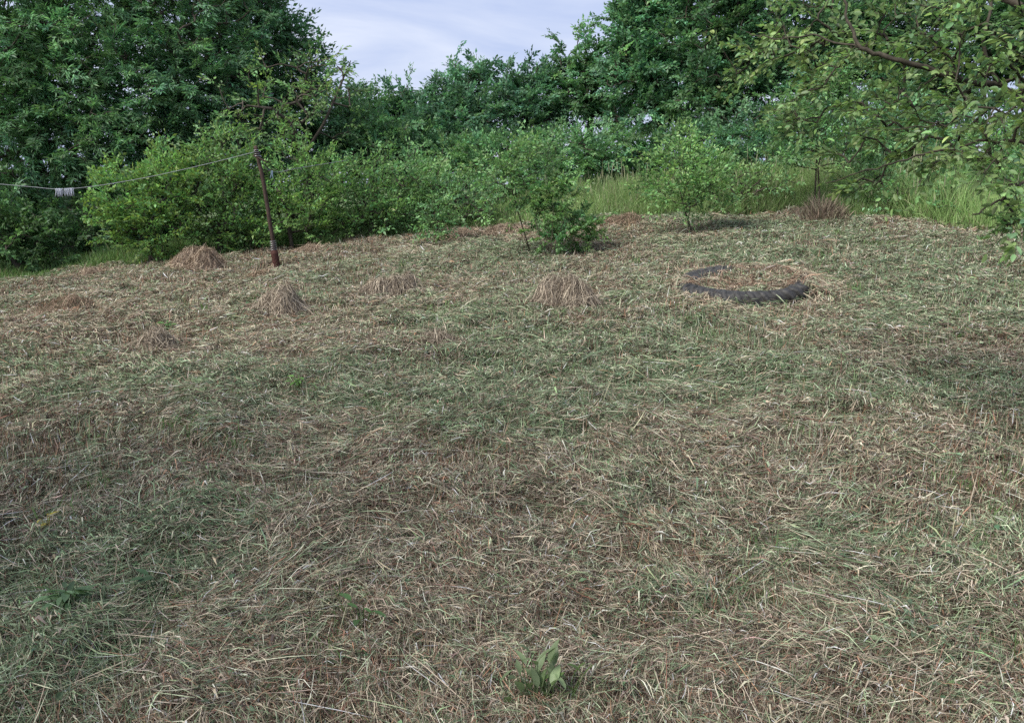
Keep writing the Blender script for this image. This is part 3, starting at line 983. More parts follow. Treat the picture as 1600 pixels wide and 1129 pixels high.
# ---- the fruit tree beside the camera, whose branches hang in from the right
def overhang():
    rng = np.random.default_rng(60)
    b = np.array([4.1, 4.3, float(gh(4.1, 4.3)) - 0.05])
    root = empty("fruit_tree", b, "fruit tree standing outside the right edge, its leafy near branches hanging into the top right", "tree")
    fork = np.array([3.95, 4.2, 1.5])
    limbs = [
        [b, (b + fork) / 2 + np.array([0.05, 0, 0]), fork],
        [fork, at(1640, 160, 3.9), at(1560, 135, 3.8), at(1470, 117, 3.7), at(1405, 95, 3.7), at(1345, 75, 3.8), at(1322, 25, 3.9), at(1300, -60, 4.1)],
        [at(1345, 75, 3.8), at(1270, 55, 4.0), at(1200, 62, 4.2), at(1165, 50, 4.3)],
        [fork, at(1620, 225, 3.5), at(1545, 217, 3.5), at(1440, 243, 3.6), at(1370, 262, 3.7), at(1290, 286, 3.9)],
        [at(1560, 135, 3.8), at(1535, 70, 3.8), at(1550, 0, 3.9), at(1560, -90, 4.2)],
        [fork, at(1660, 260, 3.3), at(1590, 290, 3.2), at(1560, 315, 3.2), at(1520, 335, 3.2)],
        [at(1545, 217, 3.5), at(1525, 190, 3.5), at(1480, 165, 3.6)],
        [fork, at(1680, 60, 4.4), at(1500, -40, 4.8), at(1380, -80, 5.2)],
    ]
    rl = [(0.085, 0.07), (0.020, 0.004), (0.005, 0.002), (0.009, 0.002), (0.010, 0.005), (0.010, 0.003), (0.005, 0.002), (0.03, 0.008)]
    tm = Merge()
    for L, (a, c) in zip(limbs, rl):
        L = np.array(L)
        t = np.linspace(0, len(L) - 1, (len(L) - 1) * 6 + 1)
        P = np.stack([np.interp(t, np.arange(len(L)), L[:, k]) for k in range(3)], 1)
        P[1:-1] = (P[:-2] + 2 * P[1:-1] + P[2:]) / 4
        P[1:-1] += rng.normal(0, 0.006, P[1:-1].shape)
        V, Fc = poly_tube(P, np.linspace(a, c, len(P)) * (1 + rng.normal(0, .04, len(P))), 8)
        tm.add(V, Fc)
    # attractors traced as lobes at their own distance
    lobes = [(1560, 60, 3.5, 75, 75), (1470, 60, 3.8, 75, 70), (1390, 50, 4.1, 70, 60), (1300, 60, 4.4, 70, 55), (1215, 60, 4.7, 58, 50), (1165, 95, 4.9, 34, 30),
             (1570, 180, 3.3, 70, 55), (1480, 180, 3.7, 75, 45), (1390, 170, 4.0, 75, 45), (1300, 160, 4.3, 60, 42), (1240, 185, 4.6, 36, 26),
             (1430, 235, 3.9, 75, 30), (1340, 235, 4.0, 55, 25), (1590, 270, 3.2, 50, 40), (1530, 250, 3.4, 40, 24),
             (1585, 345, 3.2, 48, 28), (1350, 290, 4.0, 40, 10), (1650, 120, 3.6, 60, 120), (1480, -40, 4.2, 120, 40), (1330, -30, 4.6, 90, 30)]
    A, O = lobes_points(rng, lobes, 100, 0.14)
    nodes = [np.array(L) for L in limbs]
    P0, P1, r0, r1, dirs, load = skeleton(rng, nodes, A, 0.0028, 0.25)
    nb = sum((len(L) - 1) * 4 for L in limbs)
    V, Fc = segs_mesh(P0[nb:], P1[nb:], np.minimum(r0[nb:], 0.007), np.minimum(r1[nb:], 0.006), 5)
    tm.add(V, [Fc])
    lm = Merge()
    D = norm(norm(dirs) * 0.8 + np.array([-0.45, 0, 0]) + O * 0.3 + rng.normal(0, 0.35, O.shape))
    add_sprays(rng, lm, tm, A - D * 0.06, D, 'airy', 0.19, 0.039, 0.48, np.array((0.185, 0.285, 0.115)), 0.0012, True, True, 0.9, 0.25, np.array((0.19, 0.28, 0.10)))
    tm.build("branch", M_TWIG, root, loc=b, smooth=True)
    lm.build("crown", M_LEAF_NEAR, root, loc=b, smooth=True)


overhang()

# ------------------------------------------------------------------ tall grass left standing round the meadow
def tall_grass(name, label, polys, n, hmin, hmax, cols, rng, lean=0.25, seedheads=0.0):
    """polys: (px, Y centre, half width px, half depth m)"""
    xs, ys, hs = [], [], []
    tot = sum(p[2] * p[1] / F * p[3] for p in polys)
    for (px, Y, hw, hd, hmul) in polys:
        k = int(n * (hw * Y / F * hd) / tot)
        x0 = (px - 800) / F * Y / math.cos(PITCH) * 0.975
        x = x0 + rng.uniform(-1, 1, k) * hw * Y / F
        y = Y + rng.uniform(-1, 1, k) * hd
        xs.append(x)
        ys.append(y)
        hs.append(np.full(k, hmul))
    x, y, hm = np.concatenate(xs), np.concatenate(ys), np.concatenate(hs)
    e = y - edge_y(x)
    kp = e > -0.45 + 0.9 * fbm(x, y, 0.6, 70, 2)
    x, y, hm, e = x[kp], y[kp], hm[kp], e[kp]
    n = len(x)
    tuft = 0.2 + 1.35 * fbm(x, y, 0.7, 71, 3) ** 1.2
    L = rng.uniform(hmin, hmax, n) * tuft * hm * np.clip(0.45 + e * 0.6, 0.4, 1)
    pitch = np.clip(rng.normal(1.12, 0.28, n), 0.4, 1.55)
    head = rng.uniform(0, 2 * math.pi, n)
    ci = rng.random(n)
    g = fbm(x, y, 1.3, 72, 2)
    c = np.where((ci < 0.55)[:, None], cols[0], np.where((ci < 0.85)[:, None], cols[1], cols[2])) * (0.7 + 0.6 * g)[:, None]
    c = c * rng.lognormal(0, 0.2, (n, 1))
    V, Fc, T = strands(rng, x, y, head, pitch, L, rng.uniform(0.004, 0.009, n), rng.normal(0, 0.8, n), np.zeros(n),
                       L * rng.uniform(0, lean * 0.6, n), c, nseg=4, roll=rng.uniform(0, 3.14, n))
    m = Merge()
    m.add(V, [Fc], T)
    if seedheads > 0:
        s = rng.random(n) < seedheads
        k = s.sum()
        V, Fc, T = strands(rng, x[s], y[s], head[s], np.full(k, 1.45), L[s] * 0.35, rng.uniform(0.008, 0.016, k), np.zeros(k), L[s] * 0.95,
                           np.zeros(k), np.tile([[0.34, 0.33, 0.22]], (k, 1)) * rng.lognormal(0, 0.2, (k, 1)), nseg=3, roll=rng.uniform(0, 3.14, k))
        m.add(V, [Fc], T)
    o = m.build(name, M_BLADE)
    tag(o, label, None, None, 'stuff')
    return o


tall_grass("tall_grass", "unmown tall green grass standing along the far edge of the meadow, right of centre",
           [(950, 15.6, 130, 1.6, 0.85), (1130, 14.6, 130, 1.4, 1.0), (1330, 13.6, 130, 1.6, 0.95), (1520, 12, 130, 1.9, 0.85), (800, 16, 110, 1.6, 0.7)],
           60000, 0.35, 0.85, [np.array([0.21, 0.32, 0.12]), np.array([0.25, 0.35, 0.14]), np.array([0.26, 0.26, 0.15])], np.random.default_rng(80), seedheads=0.02)
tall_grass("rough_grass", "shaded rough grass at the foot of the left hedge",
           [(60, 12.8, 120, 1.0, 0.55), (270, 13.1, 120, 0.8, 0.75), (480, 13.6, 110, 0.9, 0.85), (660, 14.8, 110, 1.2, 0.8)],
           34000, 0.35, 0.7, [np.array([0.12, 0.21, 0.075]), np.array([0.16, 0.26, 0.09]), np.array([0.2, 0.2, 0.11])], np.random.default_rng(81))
tall_grass("meadow_grass", "grass covering the ground among the trees behind the meadow",
           [(200, 18, 420, 5, 0.8), (800, 20, 500, 5.5, 0.8), (1400, 17, 420, 5, 0.8)],
           60000, 0.3, 0.6, [np.array([0.05, 0.10, 0.04]), np.array([0.07, 0.12, 0.045]), np.array([0.12, 0.14, 0.07])], np.random.default_rng(82))

# ------------------------------------------------------------------ hay heaps
def hay_heap(label, px, py, w_px, h_px, pal, seed, name="hay_heap", cat="hay heap", group="heaps of dry hay on the mown meadow", dens=1.0, steep=False):
    rng = np.random.default_rng(seed)
    c = on_ground(px, py)
    dist = c[1]
    R = w_px / 2 * dist / F * 1.12
    H = h_px * dist / F
    ex, ey = R, R * rng.uniform(0.75, 0.95)

    subs = [(rng.normal(0, 0.30), rng.normal(0, 0.25), rng.uniform(0.35, 0.62), rng.uniform(0.45, 0.95)) for _ in range(4)]
    subs[0] = (0.0, 0.0, 0.62, 0.8)

    def mound(X, Y):
        dx, dy = (X - c[0]) / ex, (Y - c[1]) / ey
        z = 0
        for (sx_, sy_, w_, h_) in subs:
            q = ((dx - sx_) ** 2 + (dy - sy_) ** 2) / w_ ** 2
            z = np.maximum(z, h_ * np.exp(-0.9 * q ** 1.3))
        lump = 0.75 + 0.55 * vnoise(X, Y, R * 0.4, seed) + 0.25 * (vnoise(X, Y, R * 0.15, seed + 3) - 0.5)
        return gh(X, Y) + 1.0 * H * lump * z
    m = Merge()
    t = np.linspace(-1.15, 1.15, 25)
    XX, YY = np.meshgrid(c[0] + t * ex, c[1] + t * ey)
    ZZ = mound(XX, YY) - 0.015
    r2 = ((XX - c[0]) / ex) ** 2 + ((YY - c[1]) / ey) ** 2
    ZZ = np.where(r2 > 1.3, ZZ - 0.08, ZZ)
    i0 = (np.arange(24)[:, None] * 25 + np.arange(24)[None]).ravel()
    m.add(np.stack([XX, YY, ZZ], -1).reshape(-1, 3), [np.stack([i0, i0 + 1, i0 + 26, i0 + 25], 1)], pal[1] * 0.6)
    n = int(dens * 16000 * max(R, .25) ** 1.6)
    a, r = rng.uniform(0, 2 * math.pi, n), np.sqrt(rng.random(n)) * 1.1 + (rng.random(n) < 0.2) * rng.random(n) * 0.6
    x, y = c[0] + ex * r * np.cos(a), c[1] + ey * r * np.sin(a)
    head = np.where(rng.random(n) < (0.10 if steep else 0.03), a + rng.normal(0, 0.7, n), rng.uniform(0, 2 * math.pi, n))
    L = rng.gamma(3, 0.028, n) + 0.03
    Wd = rng.uniform(0.0022, 0.0045, n) * (dist / 7) ** 0.6
    col = np.array(pal)[pick(np.tile([[0.4, 0.35, 0.25]], (n, 1)), rng)] * rng.lognormal(0, 0.28, (n, 1))
    V, Fc, T = strands(rng, x, y, head, rng.normal(0.0, 0.18, n), L, Wd, rng.normal(0, 0.9, n), rng.uniform(0.0, 0.04, n), rng.normal(0.01, 0.012, n),
                       col, base=mound, kink=0.25, stiff=0.55)
    m.add(V, [Fc], T)
    n = n // 5
    a, r = rng.uniform(0, 2 * math.pi, n), np.sqrt(rng.random(n)) * 0.9
    x, y = c[0] + ex * r * np.cos(a), c[1] + ey * r * np.sin(a)
    V, Fc, T = strands(rng, x, y, rng.uniform(0, 6.28, n), rng.uniform(0.1, 1.1, n), rng.gamma(4, 0.017, n) + 0.02, Wd[:n], rng.normal(0, 0.9, n),
                       np.zeros(n), np.zeros(n), col[:n] * 1.1, base=mound)
    m.add(V, [Fc], T)
    o = m.build(name, M_STRAW, loc=c)
    tag(o, label, cat, group)
    return o


TAN = [np.array([0.42, 0.34, 0.25]), np.array([0.25, 0.185, 0.135]), np.array([0.09, 0.065, 0.048])]
PINK = [np.array([0.44, 0.38, 0.29]), np.array([0.24, 0.195, 0.15]), np.array([0.08, 0.065, 0.05])]
RUSTY = [np.array([0.33, 0.25, 0.18]), np.array([0.20, 0.14, 0.10]), np.array([0.12, 0.12, 0.07])]
heaps = [
    ("tallest rounded hay heap, in front of the hedge left of the leaning post", 303, 424, 84, 34, TAN, False),
    ("broad greyish tuft of dry grass below the leaning post", 437, 496, 92, 44, PINK, True),
    ("low greyish tuft of dry grass between the post and the central bush", 603, 468, 84, 34, PINK, True),
    ("shaggy dry tuft of long grey grass below the central bush", 886, 478, 96, 58, PINK, True),
    ("small brown tuft nearest the left side of the foreground", 240, 554, 72, 38, PINK, True),
    ("flat brown tuft closest to the left edge of the photo", 104, 492, 80, 26, RUSTY, True),
    ("low flat swelling of dry hay at the shaded edge under the clothes line", 150, 433, 66, 10, TAN, False),
    ("small flat hay heap just behind and right of the leaning post", 483, 397, 50, 12, TAN, False),
    ("low rust-brown patch of piled hay at the foot of the leaning post", 402, 438, 44, 10, RUSTY, False),
    ("low dark tuft alone in the middle of the meadow", 685, 545, 76, 28, PINK, True),
    ("pinkish low hay heap left of the central bush at the mown edge", 722, 374, 76, 14, TAN, False),
    ("pinkish hay heap touching the left of the central bush", 786, 368, 60, 16, TAN, False),
    ("low hay heap with cut stems at the edge right of the central bush", 962, 354, 62, 14, RUSTY, False),
]
for i, (lab, px, py, w, h, pal, st) in enumerate(heaps):
    hay_heap(lab, px, py, w, h, pal, 100 + i, steep=st)


def dry_clump():
    rng = np.random.default_rng(130)
    c = on_ground(1285, 347)
    m = Merge()
    n = 1300
    a, r = rng.uniform(0, 2 * math.pi, n), rng.random(n) ** 0.8 * 0.34
    x, y = c[0] + r * np.cos(a), c[1] + r * np.sin(a)
    L = rng.uniform(0.12, 0.5, n) * (1.15 - r / 0.5)
    cols = np.array([[0.25, 0.19, 0.15], [0.13, 0.10, 0.08], [0.28, 0.26, 0.18]])[rng.integers(0, 3, n)] * rng.lognormal(0, .25, (n, 1))
    V, Fc, T = strands(rng, x, y, a + rng.normal(0, 1.2, n), rng.uniform(0.7, 1.4, n), L, rng.uniform(0.005, 0.009, n), rng.normal(0, 1.2, n), np.zeros(n),
                       L * 0.1, cols, nseg=4)
    m.add(V, [Fc], T)
    o = m.build("dry_grass_clump", M_STRAW, loc=c)
    tag(o, "reddish clump of dead grass at the foot of the young tree at far right", "dry grass")


dry_clump()

# ------------------------------------------------------------------ the half-buried tyre
def tyre():
    c = (on_ground(1080, 455) + on_ground(1255, 455)) / 2
    c = on_ground(1163, 452)
    R, tube = 0.65, 0.15
    sx = (gh(c[0] + .5, c[1]) - gh(c[0] - .5, c[1]))
    sy = (gh(c[0], c[1] + .5) - gh(c[0], c[1] - .5))
    nrm = norm(np.array([-sx, -sy, 1.0]))
    ex = norm(np.cross(np.array([0, 1.0, 0]), nrm))
    ey = np.cross(nrm, ex)
    root = empty("tractor_tyre", c, "old black tractor tyre lying flat and half buried in hay at right, worn chevron lugs", "tyre")
    nu, nv = 128, 26
    rng = np.random.default_rng(5)
    TILT = lambda a: 0.04 * max(0, -math.sin(a)) ** 0.5 + 0.052 * math.exp(-((math.degrees(a) - 122) / 38) ** 4) - 0.055 * max(0, math.cos(a)) * (math.sin(a) > 0) - 0.03 * max(0, math.sin(a + 0.1))
    # cross-section of a tyre lying on its side: (radius, height), from inner bead over the sidewall down the tread
    sec = [(-0.245, 0.015), (-0.235, 0.055), (-0.20, 0.085), (-0.14, 0.11), (-0.075, 0.118), (-0.03, 0.105), (-0.012, 0.085), (0, 0.04), (0.004, -0.02), (0, -0.09), (-0.02, -0.14), (-0.1, -0.16), (-0.2, -0.12), (-0.24, -0.03)]
    sec = np.array(sec)

    def ring(sec, name, extra_scale=1.0):
        V = []
        for i in range(nu):
            a = 2 * math.pi * i / nu
            warp = 1 + 0.03 * math.sin(2 * a + 1) + 0.01 * math.sin(5 * a)
            zz = 0.018 * math.sin(a * 2 + 0.5) - 0.02
            tilt = TILT(a)       # near side stands a little proud of the hay
            for (dr, h) in sec:
                r = (R + dr) * warp
                V.append(c + ex * r * math.cos(a) + ey * r * math.sin(a) * 1.0 + nrm * (h + zz + tilt * 1.0))
        k = len(sec)
        q = []
        for i in range(nu):
            for j in range(k):
                j2 = (j + 1) % k
                i2 = (i + 1) % nu
                q.append([i * k + j, i2 * k + j, i2 * k + j2, i * k + j2])
        return np.array(V), [np.array(q)]
    V, Fc = ring(sec, 'carcass')
    m = Merge()
    m.add(V, Fc)
    m.build("carcass", M_RUBBER, root, loc=c, smooth=True)
    # lugs: slanted bars wrapping from the tread onto the shoulder
    lm = Merge()
    nl = 32
    for i in range(nl):
        a0 = 2 * math.pi * i / nl
        wid = 0.052
        pts = [(-0.10, 0.118, -0.02), (-0.04, 0.116, 0.0), (-0.008, 0.09, 0.018), (0.008, 0.05, 0.046), (0.01, 0.0, 0.085), (0.008, -0.06, 0.115)]
        V = []
        for (dr, h, sh) in pts:
            for (sgn, lift) in ((-1, 0), (-1, 1), (1, 1), (1, 0)):
                w2 = wid * (0.5 if lift else 0.62)
                a = a0 + (sh + sgn * w2) / R
                warp = 1 + 0.03 * math.sin(2 * a + 1) + 0.01 * math.sin(5 * a)
                zz = 0.018 * math.sin(a * 2 + 0.5) - 0.02 + TILT(a)
                rr = R + dr + (0.016 if lift else -0.02) * (1 if h < 0.1 else 0.3)
                hh = h + (0.010 if lift else -0.02) * (1 if h > 0.05 else 0)
                V.append(c + ex * rr * warp * math.cos(a) + ey * rr * warp * math.sin(a) + nrm * (hh + zz))
        q = []
        for j in range(len(pts) - 1):
            for k in range(3):
                q.append([j * 4 + k, j * 4 + k + 1, j * 4 + 4 + k + 1, j * 4 + 4 + k])
        q.append([0, 3, 2, 1])
        e = (len(pts) - 1) * 4
        q.append([e, e + 1, e + 2, e + 3])
        lm.add(np.array(V), [np.array(q)])
    o = lm.build("tread", M_RUBBER, root, loc=c)
    # hay thrown over the tyre and filling it: leaves only the near arc and a piece of the far left arc bare
    rng = np.random.default_rng(9)
    n = 15000
    a, r = rng.uniform(0, 2 * math.pi, n), np.sqrt(rng.random(n)) * 0.98
    x, y = c[0] + r * np.cos(a) * 0.95, c[1] + r * np.sin(a) * 0.95

    def top(X, Y):
        dx, dy = X - c[0], Y - c[1]
        rr = np.hypot(dx, dy)
        bump = np.exp(-((rr - 0.60) / 0.15) ** 2) * 0.085
        aa = np.degrees(np.arctan2(dy, dx))
        near = np.exp(-((aa + 80) / 42) ** 6)
        farl = np.exp(-((aa - 128) / 38) ** 6)
        inner = np.clip((0.50 - rr) / 0.2, 0, 1) * 0.02
        return gh(X, Y) + bump * (1 - 0.9 * near) * (1 - 0.9 * farl) + inner * 0.9
    aa = np.degrees(np.arctan2(y - c[1], x - c[0]))
    rr = np.hypot(x - c[0], y - c[1])
    bare = tyre_bare(x, y)
    kp = ~bare | (rng.random(n) < 0.02)
    x, y, rr = x[kp], y[kp], rr[kp]
    n = len(x)
    pal = np.array([STRAW * .85, GREY, [0.30, 0.20, 0.14], [0.17, 0.11, 0.08], GREEN1, DARK])
    w = np.tile([[0.2, 0.24, 0.2, 0.2, 0.05, 0.14]], (n, 1))
    w[rr > 0.6] = [0.32, 0.3, 0.06, 0.06, 0.22, 0.04]
    col = pal[pick(w, rng)] * rng.lognormal(0, .25, (n, 1))
    V, Fc, T = strands(rng, x, y, rng.uniform(0, 6.28, n), rng.normal(0.05, 0.15, n), rng.gamma(4, 0.02, n) + 0.03, rng.uniform(0.004, 0.007, n), rng.normal(0, 1, n),
                       rng.uniform(0, 0.045, n), rng.normal(0.0, 0.01, n), col, base=top)
    mm = Merge()
    mm.add(V, [Fc], T)
    h = mm.build("loose_hay", M_STRAW)
    tag(h, "loose brownish hay filling and partly covering the old tyre", None, None, 'stuff')


tyre()

# ------------------------------------------------------------------ leaning post, clothes line, pegs
def post():
    b = on_ground(435, 424)
    Y = b[1]
    root = empty("leaning_post", b, "thin rusty metal post leaning left, lashed to a short reddish pipe in the ground", "post")
    top = at(399, 228, Y + 0.05)
    p1 = at(429, 388, Y)
    # pole of angle iron with slight bends, from behind the stub to the top
    pts = [at(432, 408, Y + 0.03), at(428, 385, Y + 0.02), at(420, 335, Y + 0.02), at(413, 292, Y + 0.03), at(407, 262, Y + 0.04), top]
    P = np.array(pts)
    t = np.linspace(0, len(P) - 1, 26)
    P = np.stack([np.interp(t, np.arange(len(P)), P[:, k]) for k in range(3)], 1)
    rng = np.random.default_rng(4)
    P[:, 0] += np.cumsum(rng.normal(0, 0.0015, len(P)))
    V, Fc = poly_tube(P, np.linspace(0.030, 0.025, len(P)), 6)
    m = Merge()
    m.add(V, Fc)
    pole = m.build("pole", M_RUST, root, loc=b)
    # short pipe in the ground, wider, open at the top
    q0, q1 = b - UP * 0.08, at(428, 391, Y)
    ax = norm(q1 - q0)
    Q = np.array([q0 + (q1 - q0) * s for s in np.linspace(0, 1, 8)])
    V, Fc = poly_tube(Q, [0.048, 0.05, 0.049, 0.05, 0.051, 0.05, 0.052, 0.05], 12)
    m = Merge()
    m.add(V, Fc)
    m.build("ground_pipe", M_PIPE, root, loc=b)
    # wire wrapping round the joint and at the top
    for (pa, pb, r, turns) in ((at(428, 392, Y), at(426, 376, Y), 0.046, 5), (at(402, 246, Y + .045), at(400, 234, Y + .05), 0.036, 4)):
        k = 60
        s = np.linspace(0, 1, k)
        C = pa[None] * (1 - s)[:, None] + pb[None] * s[:, None]
        C = C + np.stack([r * np.cos(s * turns * 6.283), r * np.sin(s * turns * 6.283), 0 * s], 1)
        V, Fc = poly_tube(C, np.full(k, 0.004), 5)
        m = Merge()
        m.add(V, Fc)
        m.build("wire_wrap", M_SPRING, pole, loc=b)
    # short cross piece near the top that the lines hang from
    A, B = at(396, 243, Y + 0.04), at(418, 254, Y - 0.02)
    V, Fc = poly_tube(np.array([A, (A + B) / 2 + UP * 0.004, B]), [0.012, 0.012, 0.010], 6)
    m = Merge()
    m.add(V, Fc)
    m.build("cross_bar", M_RUST, pole, loc=b)
    return Y


PY = post()


def cord(name, pts, r, label, cat, twist=True):
    P = np.array(pts)
    t = np.linspace(0, len(P) - 1, (len(P) - 1) * 8 + 1)
    # smooth through the points with a Catmull-Rom pass
    Pp = np.concatenate([[2 * P[0] - P[1]], P, [2 * P[-1] - P[-2]]])
    out = []
    for u in t:
        i = min(int(u), len(P) - 2)
        f = u - i
        a, b_, c_, d_ = Pp[i], Pp[i + 1], Pp[i + 2], Pp[i + 3]
        out.append(0.5 * (2 * b_ + (c_ - a) * f + (2 * a - 5 * b_ + 4 * c_ - d_) * f * f + (3 * b_ - a - 3 * c_ + d_) * f ** 3))
    V, Fc = poly_tube(np.array(out), np.full(len(out), r), 6)
    m = Merge()
    m.add(V, Fc)
    o = m.build(name, M_CORD, loc=P[-1], smooth=True)
    tag(o, label, cat)
    return np.array(out)


line = cord("clothes_line", [at(-140, 272, PY + 0.5), at(-60, 282, PY + 0.4), at(10, 288.5, PY + 0.3), at(55, 292.5, PY + 0.25), at(90, 295.5, PY + 0.2), at(125, 293.5, PY + 0.2), at(170, 287.5, PY + 0.15),
                             at(240, 275, PY + 0.1), at(320, 257, PY + 0.05), at(400, 237, PY)], 0.0038,
            "sagging pale cord running from the left edge to the top of the leaning post", "clothes line")
cord("clothes_line", [at(402, 240, PY + 0.05), at(425, 268, PY + 0.4), at(470, 262, PY + 1.0), at(545, 250, PY + 2.2)], 0.0035,
     "short pale cord going from the leaning post back into the shrubs at its right", "clothes line")


def make_peg():
    """a spring clothes peg hanging from the origin, 8 cm long"""
    root = empty("clothes_peg", (0, 0, 0), "pale clothes peg in the row hanging on the sagging cord near the left edge", "clothes peg", "pegs in the row on the clothes line")
    for s in (-1, 1):
        sec = [(0.004, 0.008), (0.007, 0.0), (0.006, -0.03), (0.009, -0.045), (0.016, -0.088)]
        V = []
        for (x, z) in sec:
            for (dx, dy) in ((-0.003, -0.007), (0.003, -0.007), (0.003, 0.007), (-0.003, 0.007)):
                V.append([s * x + dx, dy, z])
        q = []
        for j in range(len(sec) - 1):
            for k in range(4):
                q.append([j * 4 + k, j * 4 + (k + 1) % 4, j * 4 + 4 + (k + 1) % 4, j * 4 + 4 + k])
        q += [[0, 3, 2, 1], [16, 17, 18, 19]]
        mesh_obj("jaw", np.array(V), [np.array(q)], M_PEG, root)
    k = 24
    s = np.linspace(0, 1, k)
    C = np.stack([0.006 * np.cos(s * 19), -0.008 + 0.016 * s, -0.03 + 0.006 * np.sin(s * 19)], 1)
    V, Fc = poly_tube(C, np.full(k, 0.0012), 4)
    mesh_obj("spring", V, Fc, M_SPRING, root)
    return root


def copy_tree(o, parent=None):
    c = o.copy()
    COL.objects.link(c)
    if parent is not None:
        c.parent = parent
    for ch in list(o.children):
        d = ch.copy()
        COL.objects.link(d)
        d.parent = c
    return c


peg0 = make_peg()
prng = random.Random(6)
lpx = (line[:, 0] / line[:, 1])
targets = [88.5, 91, 94, 97, 102, 105.5, 108, 111, 113.5]
ORD = ['leftmost', 'second from the left', 'third from the left', 'fourth from the left', 'middle one', 'fourth from the right',
       'third from the right', 'second from the right', 'rightmost']
for i, px in enumerate(targets):
    o = peg0 if i == 0 else copy_tree(peg0)
    o['label'] = 'pale clothes peg on the sagging cord, ' + ORD[i] + ' of the row of nine'
    u = (px - 800) / F
    k = int(np.argmin(np.abs(np.array([(at(px, 295, q[1])[0] - q[0]) for q in line]))))
    p0 = line[k]
    # exact place between cord points
    best = None
    for j in range(len(line) - 1):
        for f in np.linspace(0, 1, 12):
            q = line[j] * (1 - f) + line[j + 1] * f
            e = abs(at(px, 295, q[1])[0] - q[0])
            if best is None or e < best[0]:
                best = (e, q)
    o.location = tuple(float(v) for v in best[1])
    o.rotation_euler = (prng.uniform(-0.15, 0.15), prng.uniform(-0.22, 0.22), prng.uniform(-0.9, 0.9))
    o.scale = (1.15, 1.15, 1.15)
pb = copy_tree(peg0)
pb['label'] = "single bluish clothes peg on the cord just right of the leaning post"
del pb['group']
for ch in pb.children:
    if ch.name.startswith('jaw'):
        ch.data = ch.data.copy()
        ch.data.materials.clear()
        ch.data.materials.append(M_PEGB)
q = at(425, 268, PY + 0.4)
pb.location = tuple(float(v) for v in q)
pb.scale = (1.15, 1.15, 1.15)

# ------------------------------------------------------------------ small green weeds growing through the hay
def weed(label, px, py, kind, n, size, col, seed, group=None, name="broad_leaved_weed"):
    rng = np.random.default_rng(seed)
    c = on_ground(px, py)
    m = Merge()
    P, D, Nn, L = [], [], [], []
    for i in range(n):
        a = rng.uniform(0, 2 * math.pi)
        if kind == 'upright':
            h = rng.uniform(0.08, 0.27) * size / 0.09
            base = c + np.array([rng.normal(0, .045), rng.normal(0, .03), h])
            d = np.array([math.cos(a) * .5, math.sin(a) * .5, rng.uniform(0.4, 1.2)])
            nn = np.array([math.cos(a + 3.1) * .8, math.sin(a + 3.1) * .8, 0.5])
        else:
            base = c + np.array([math.cos(a), math.sin(a), 0]) * rng.uniform(0, size) + UP * rng.uniform(0.075, 0.11)
            d = np.array([math.cos(a), math.sin(a), rng.uniform(-0.1, 0.45)])
            nn = UP + rng.normal(0, 0.3, 3)
        P.append(base)
        D.append(d)
        Nn.append(nn)
        L.append(size * rng.uniform(0.6, 1.2))
    P, D, Nn, L = map(np.array, (P, D, Nn, L))
    tint = np.array(col)[None] * rng.lognormal(0, .2, (n, 1))
    V, Fc, T = leaf_geo(P, norm(D), norm(Nn), L, L * rng.uniform(0.30, 0.45, n), tint, True, 0.2)
    m.add(V, Fc, T)
    A = np.tile(c - UP * 0.01, (n, 1))
    V, Fc = segs_mesh(A, P, np.full(n, .0022), np.full(n, .0014), 4)
    m.add(V, [Fc], np.array(col) * 0.9)
    o = m.build(name, M_LEAF_NEAR, loc=c, smooth=True)
    tag(o, label, "weed", group)
    return o


weed("upright weed with oblong pale green leaves at the bottom edge, right of centre", 832, 1126, 'upright', 30, 0.068, (0.19, 0.25, 0.13), 201)
weed("second upright weed with narrow leaves, close right of the pale one at the bottom edge", 872, 1122, 'upright', 12, 0.06, (0.13, 0.2, 0.07), 202)
weed("low dark green leafy weed at lower left", 108, 965, 'flat', 44, 0.055, (0.14, 0.23, 0.11), 203)
weed("single-stemmed weed with few round leaves, lower left, right of the leafy one", 250, 938, 'flat', 4, 0.06, (0.06, 0.12, 0.05), 204)
weed("small flat green weed between the lower left weeds and the pale upright weed", 566, 992, 'flat', 5, 0.055, (0.08, 0.16, 0.05), 205)
weed("small fresh bright green weed in the open left half of the meadow", 468, 614, 'flat', 16, 0.05, (0.13, 0.27, 0.06), 206)
weed("small bluish green weed leaves at the lower right", 1425, 1015, 'flat', 5, 0.05, (0.14, 0.2, 0.13), 207)
weed("small tuft of green weed beside the small brown tuft at left", 262, 520, 'flat', 14, 0.06, (0.10, 0.20, 0.06), 208)
weed("yellowed fallen leaf cluster near the left edge of the foreground", 76, 842, 'flat', 4, 0.045, (0.42, 0.36, 0.07), 209, name="yellow_leaf_cluster")
for ob in COL.objects:
    if ob.name.startswith('yellow_leaf_cluster'):
        ob['category'] = 'fallen leaves'

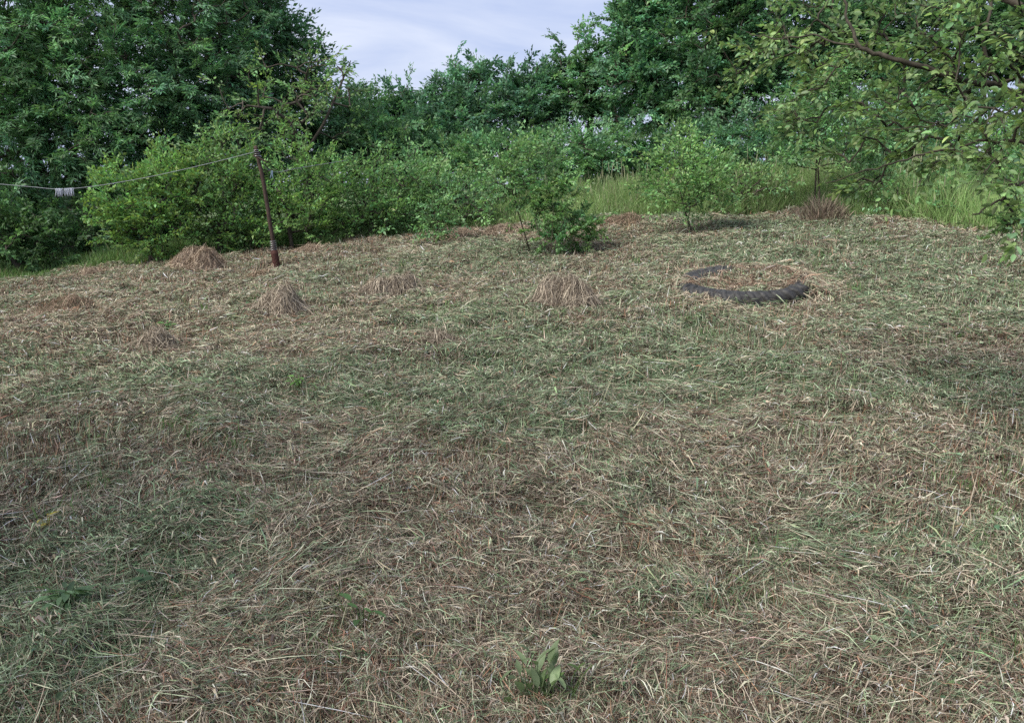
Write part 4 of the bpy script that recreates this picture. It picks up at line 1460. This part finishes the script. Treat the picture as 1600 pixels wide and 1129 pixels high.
# grass tufts and leafy debris that nobody could count
def green_bits():
    rng = np.random.default_rng(300)
    n = 52000
    x, y, d = scatter(n, 1.3, 14.5, 1.0, math.radians(46), rng)
    g, s = zone(x, y)
    kp = (y < edge_y(x)) & (rng.random(n) < 0.10 + 0.7 * g)
    x, y, d = x[kp], y[kp], d[kp]
    n = len(x)
    a = rng.uniform(0, 6.283, n)
    P = np.stack([x, y, gh(x, y) + rng.uniform(0.3, 1.05, n) * (0.02 + 0.09 * thick(x, y))], 1)
    D = np.stack([np.cos(a), np.sin(a), rng.normal(0, 0.25, n)], 1)
    Nn = UP + rng.normal(0, 0.45, (n, 3))
    L = rng.uniform(0.012, 0.035, n) * (d / 2) ** 0.35
    tint = np.array([[0.12, 0.18, 0.10]]) * rng.lognormal(0, 0.35, (n, 1)) * (1 + rng.normal(0, .08, (n, 3)))
    V, Fc, T = leaf_geo(P, norm(D), norm(Nn), L, L * 0.5, tint)
    m = Merge()
    m.add(V, Fc, T)
    # tufts of fresh blades regrowing
    K = 420
    cx, cyy, cd = scatter(K, 1.4, 13.5, 0.9, math.radians(44), rng)
    kp = cyy < edge_y(cx) - 0.2
    cx, cyy, cd = cx[kp], cyy[kp], cd[kp]
    per = 26
    x = np.repeat(cx, per) + rng.normal(0, 0.05, len(cx) * per)
    y = np.repeat(cyy, per) + rng.normal(0, 0.05, len(cx) * per)
    d = np.repeat(cd, per)
    n = len(x)
    c = np.array([[0.12, 0.20, 0.07]]) * rng.lognormal(0, .25, (n, 1))
    V, Fc, T = strands(rng, x, y, rng.uniform(0, 6.28, n), rng.uniform(0.5, 1.4, n), rng.uniform(0.04, 0.12, n), rng.uniform(0.002, 0.0035, n) * (d / 2) ** 0.6,
                       rng.normal(0, .6, n), np.zeros(n), rng.uniform(0, .02, n), c)
    m.add(V, [Fc], T)
    o = m.build("green_regrowth", M_BLADE)
    tag(o, "small green leaves and short grass tufts regrowing through the mown hay", None, None, 'stuff')


green_bits()
print("objects", len(COL.objects), "faces", sum(len(o.data.polygons) for o in COL.objects if o.type == 'MESH'))
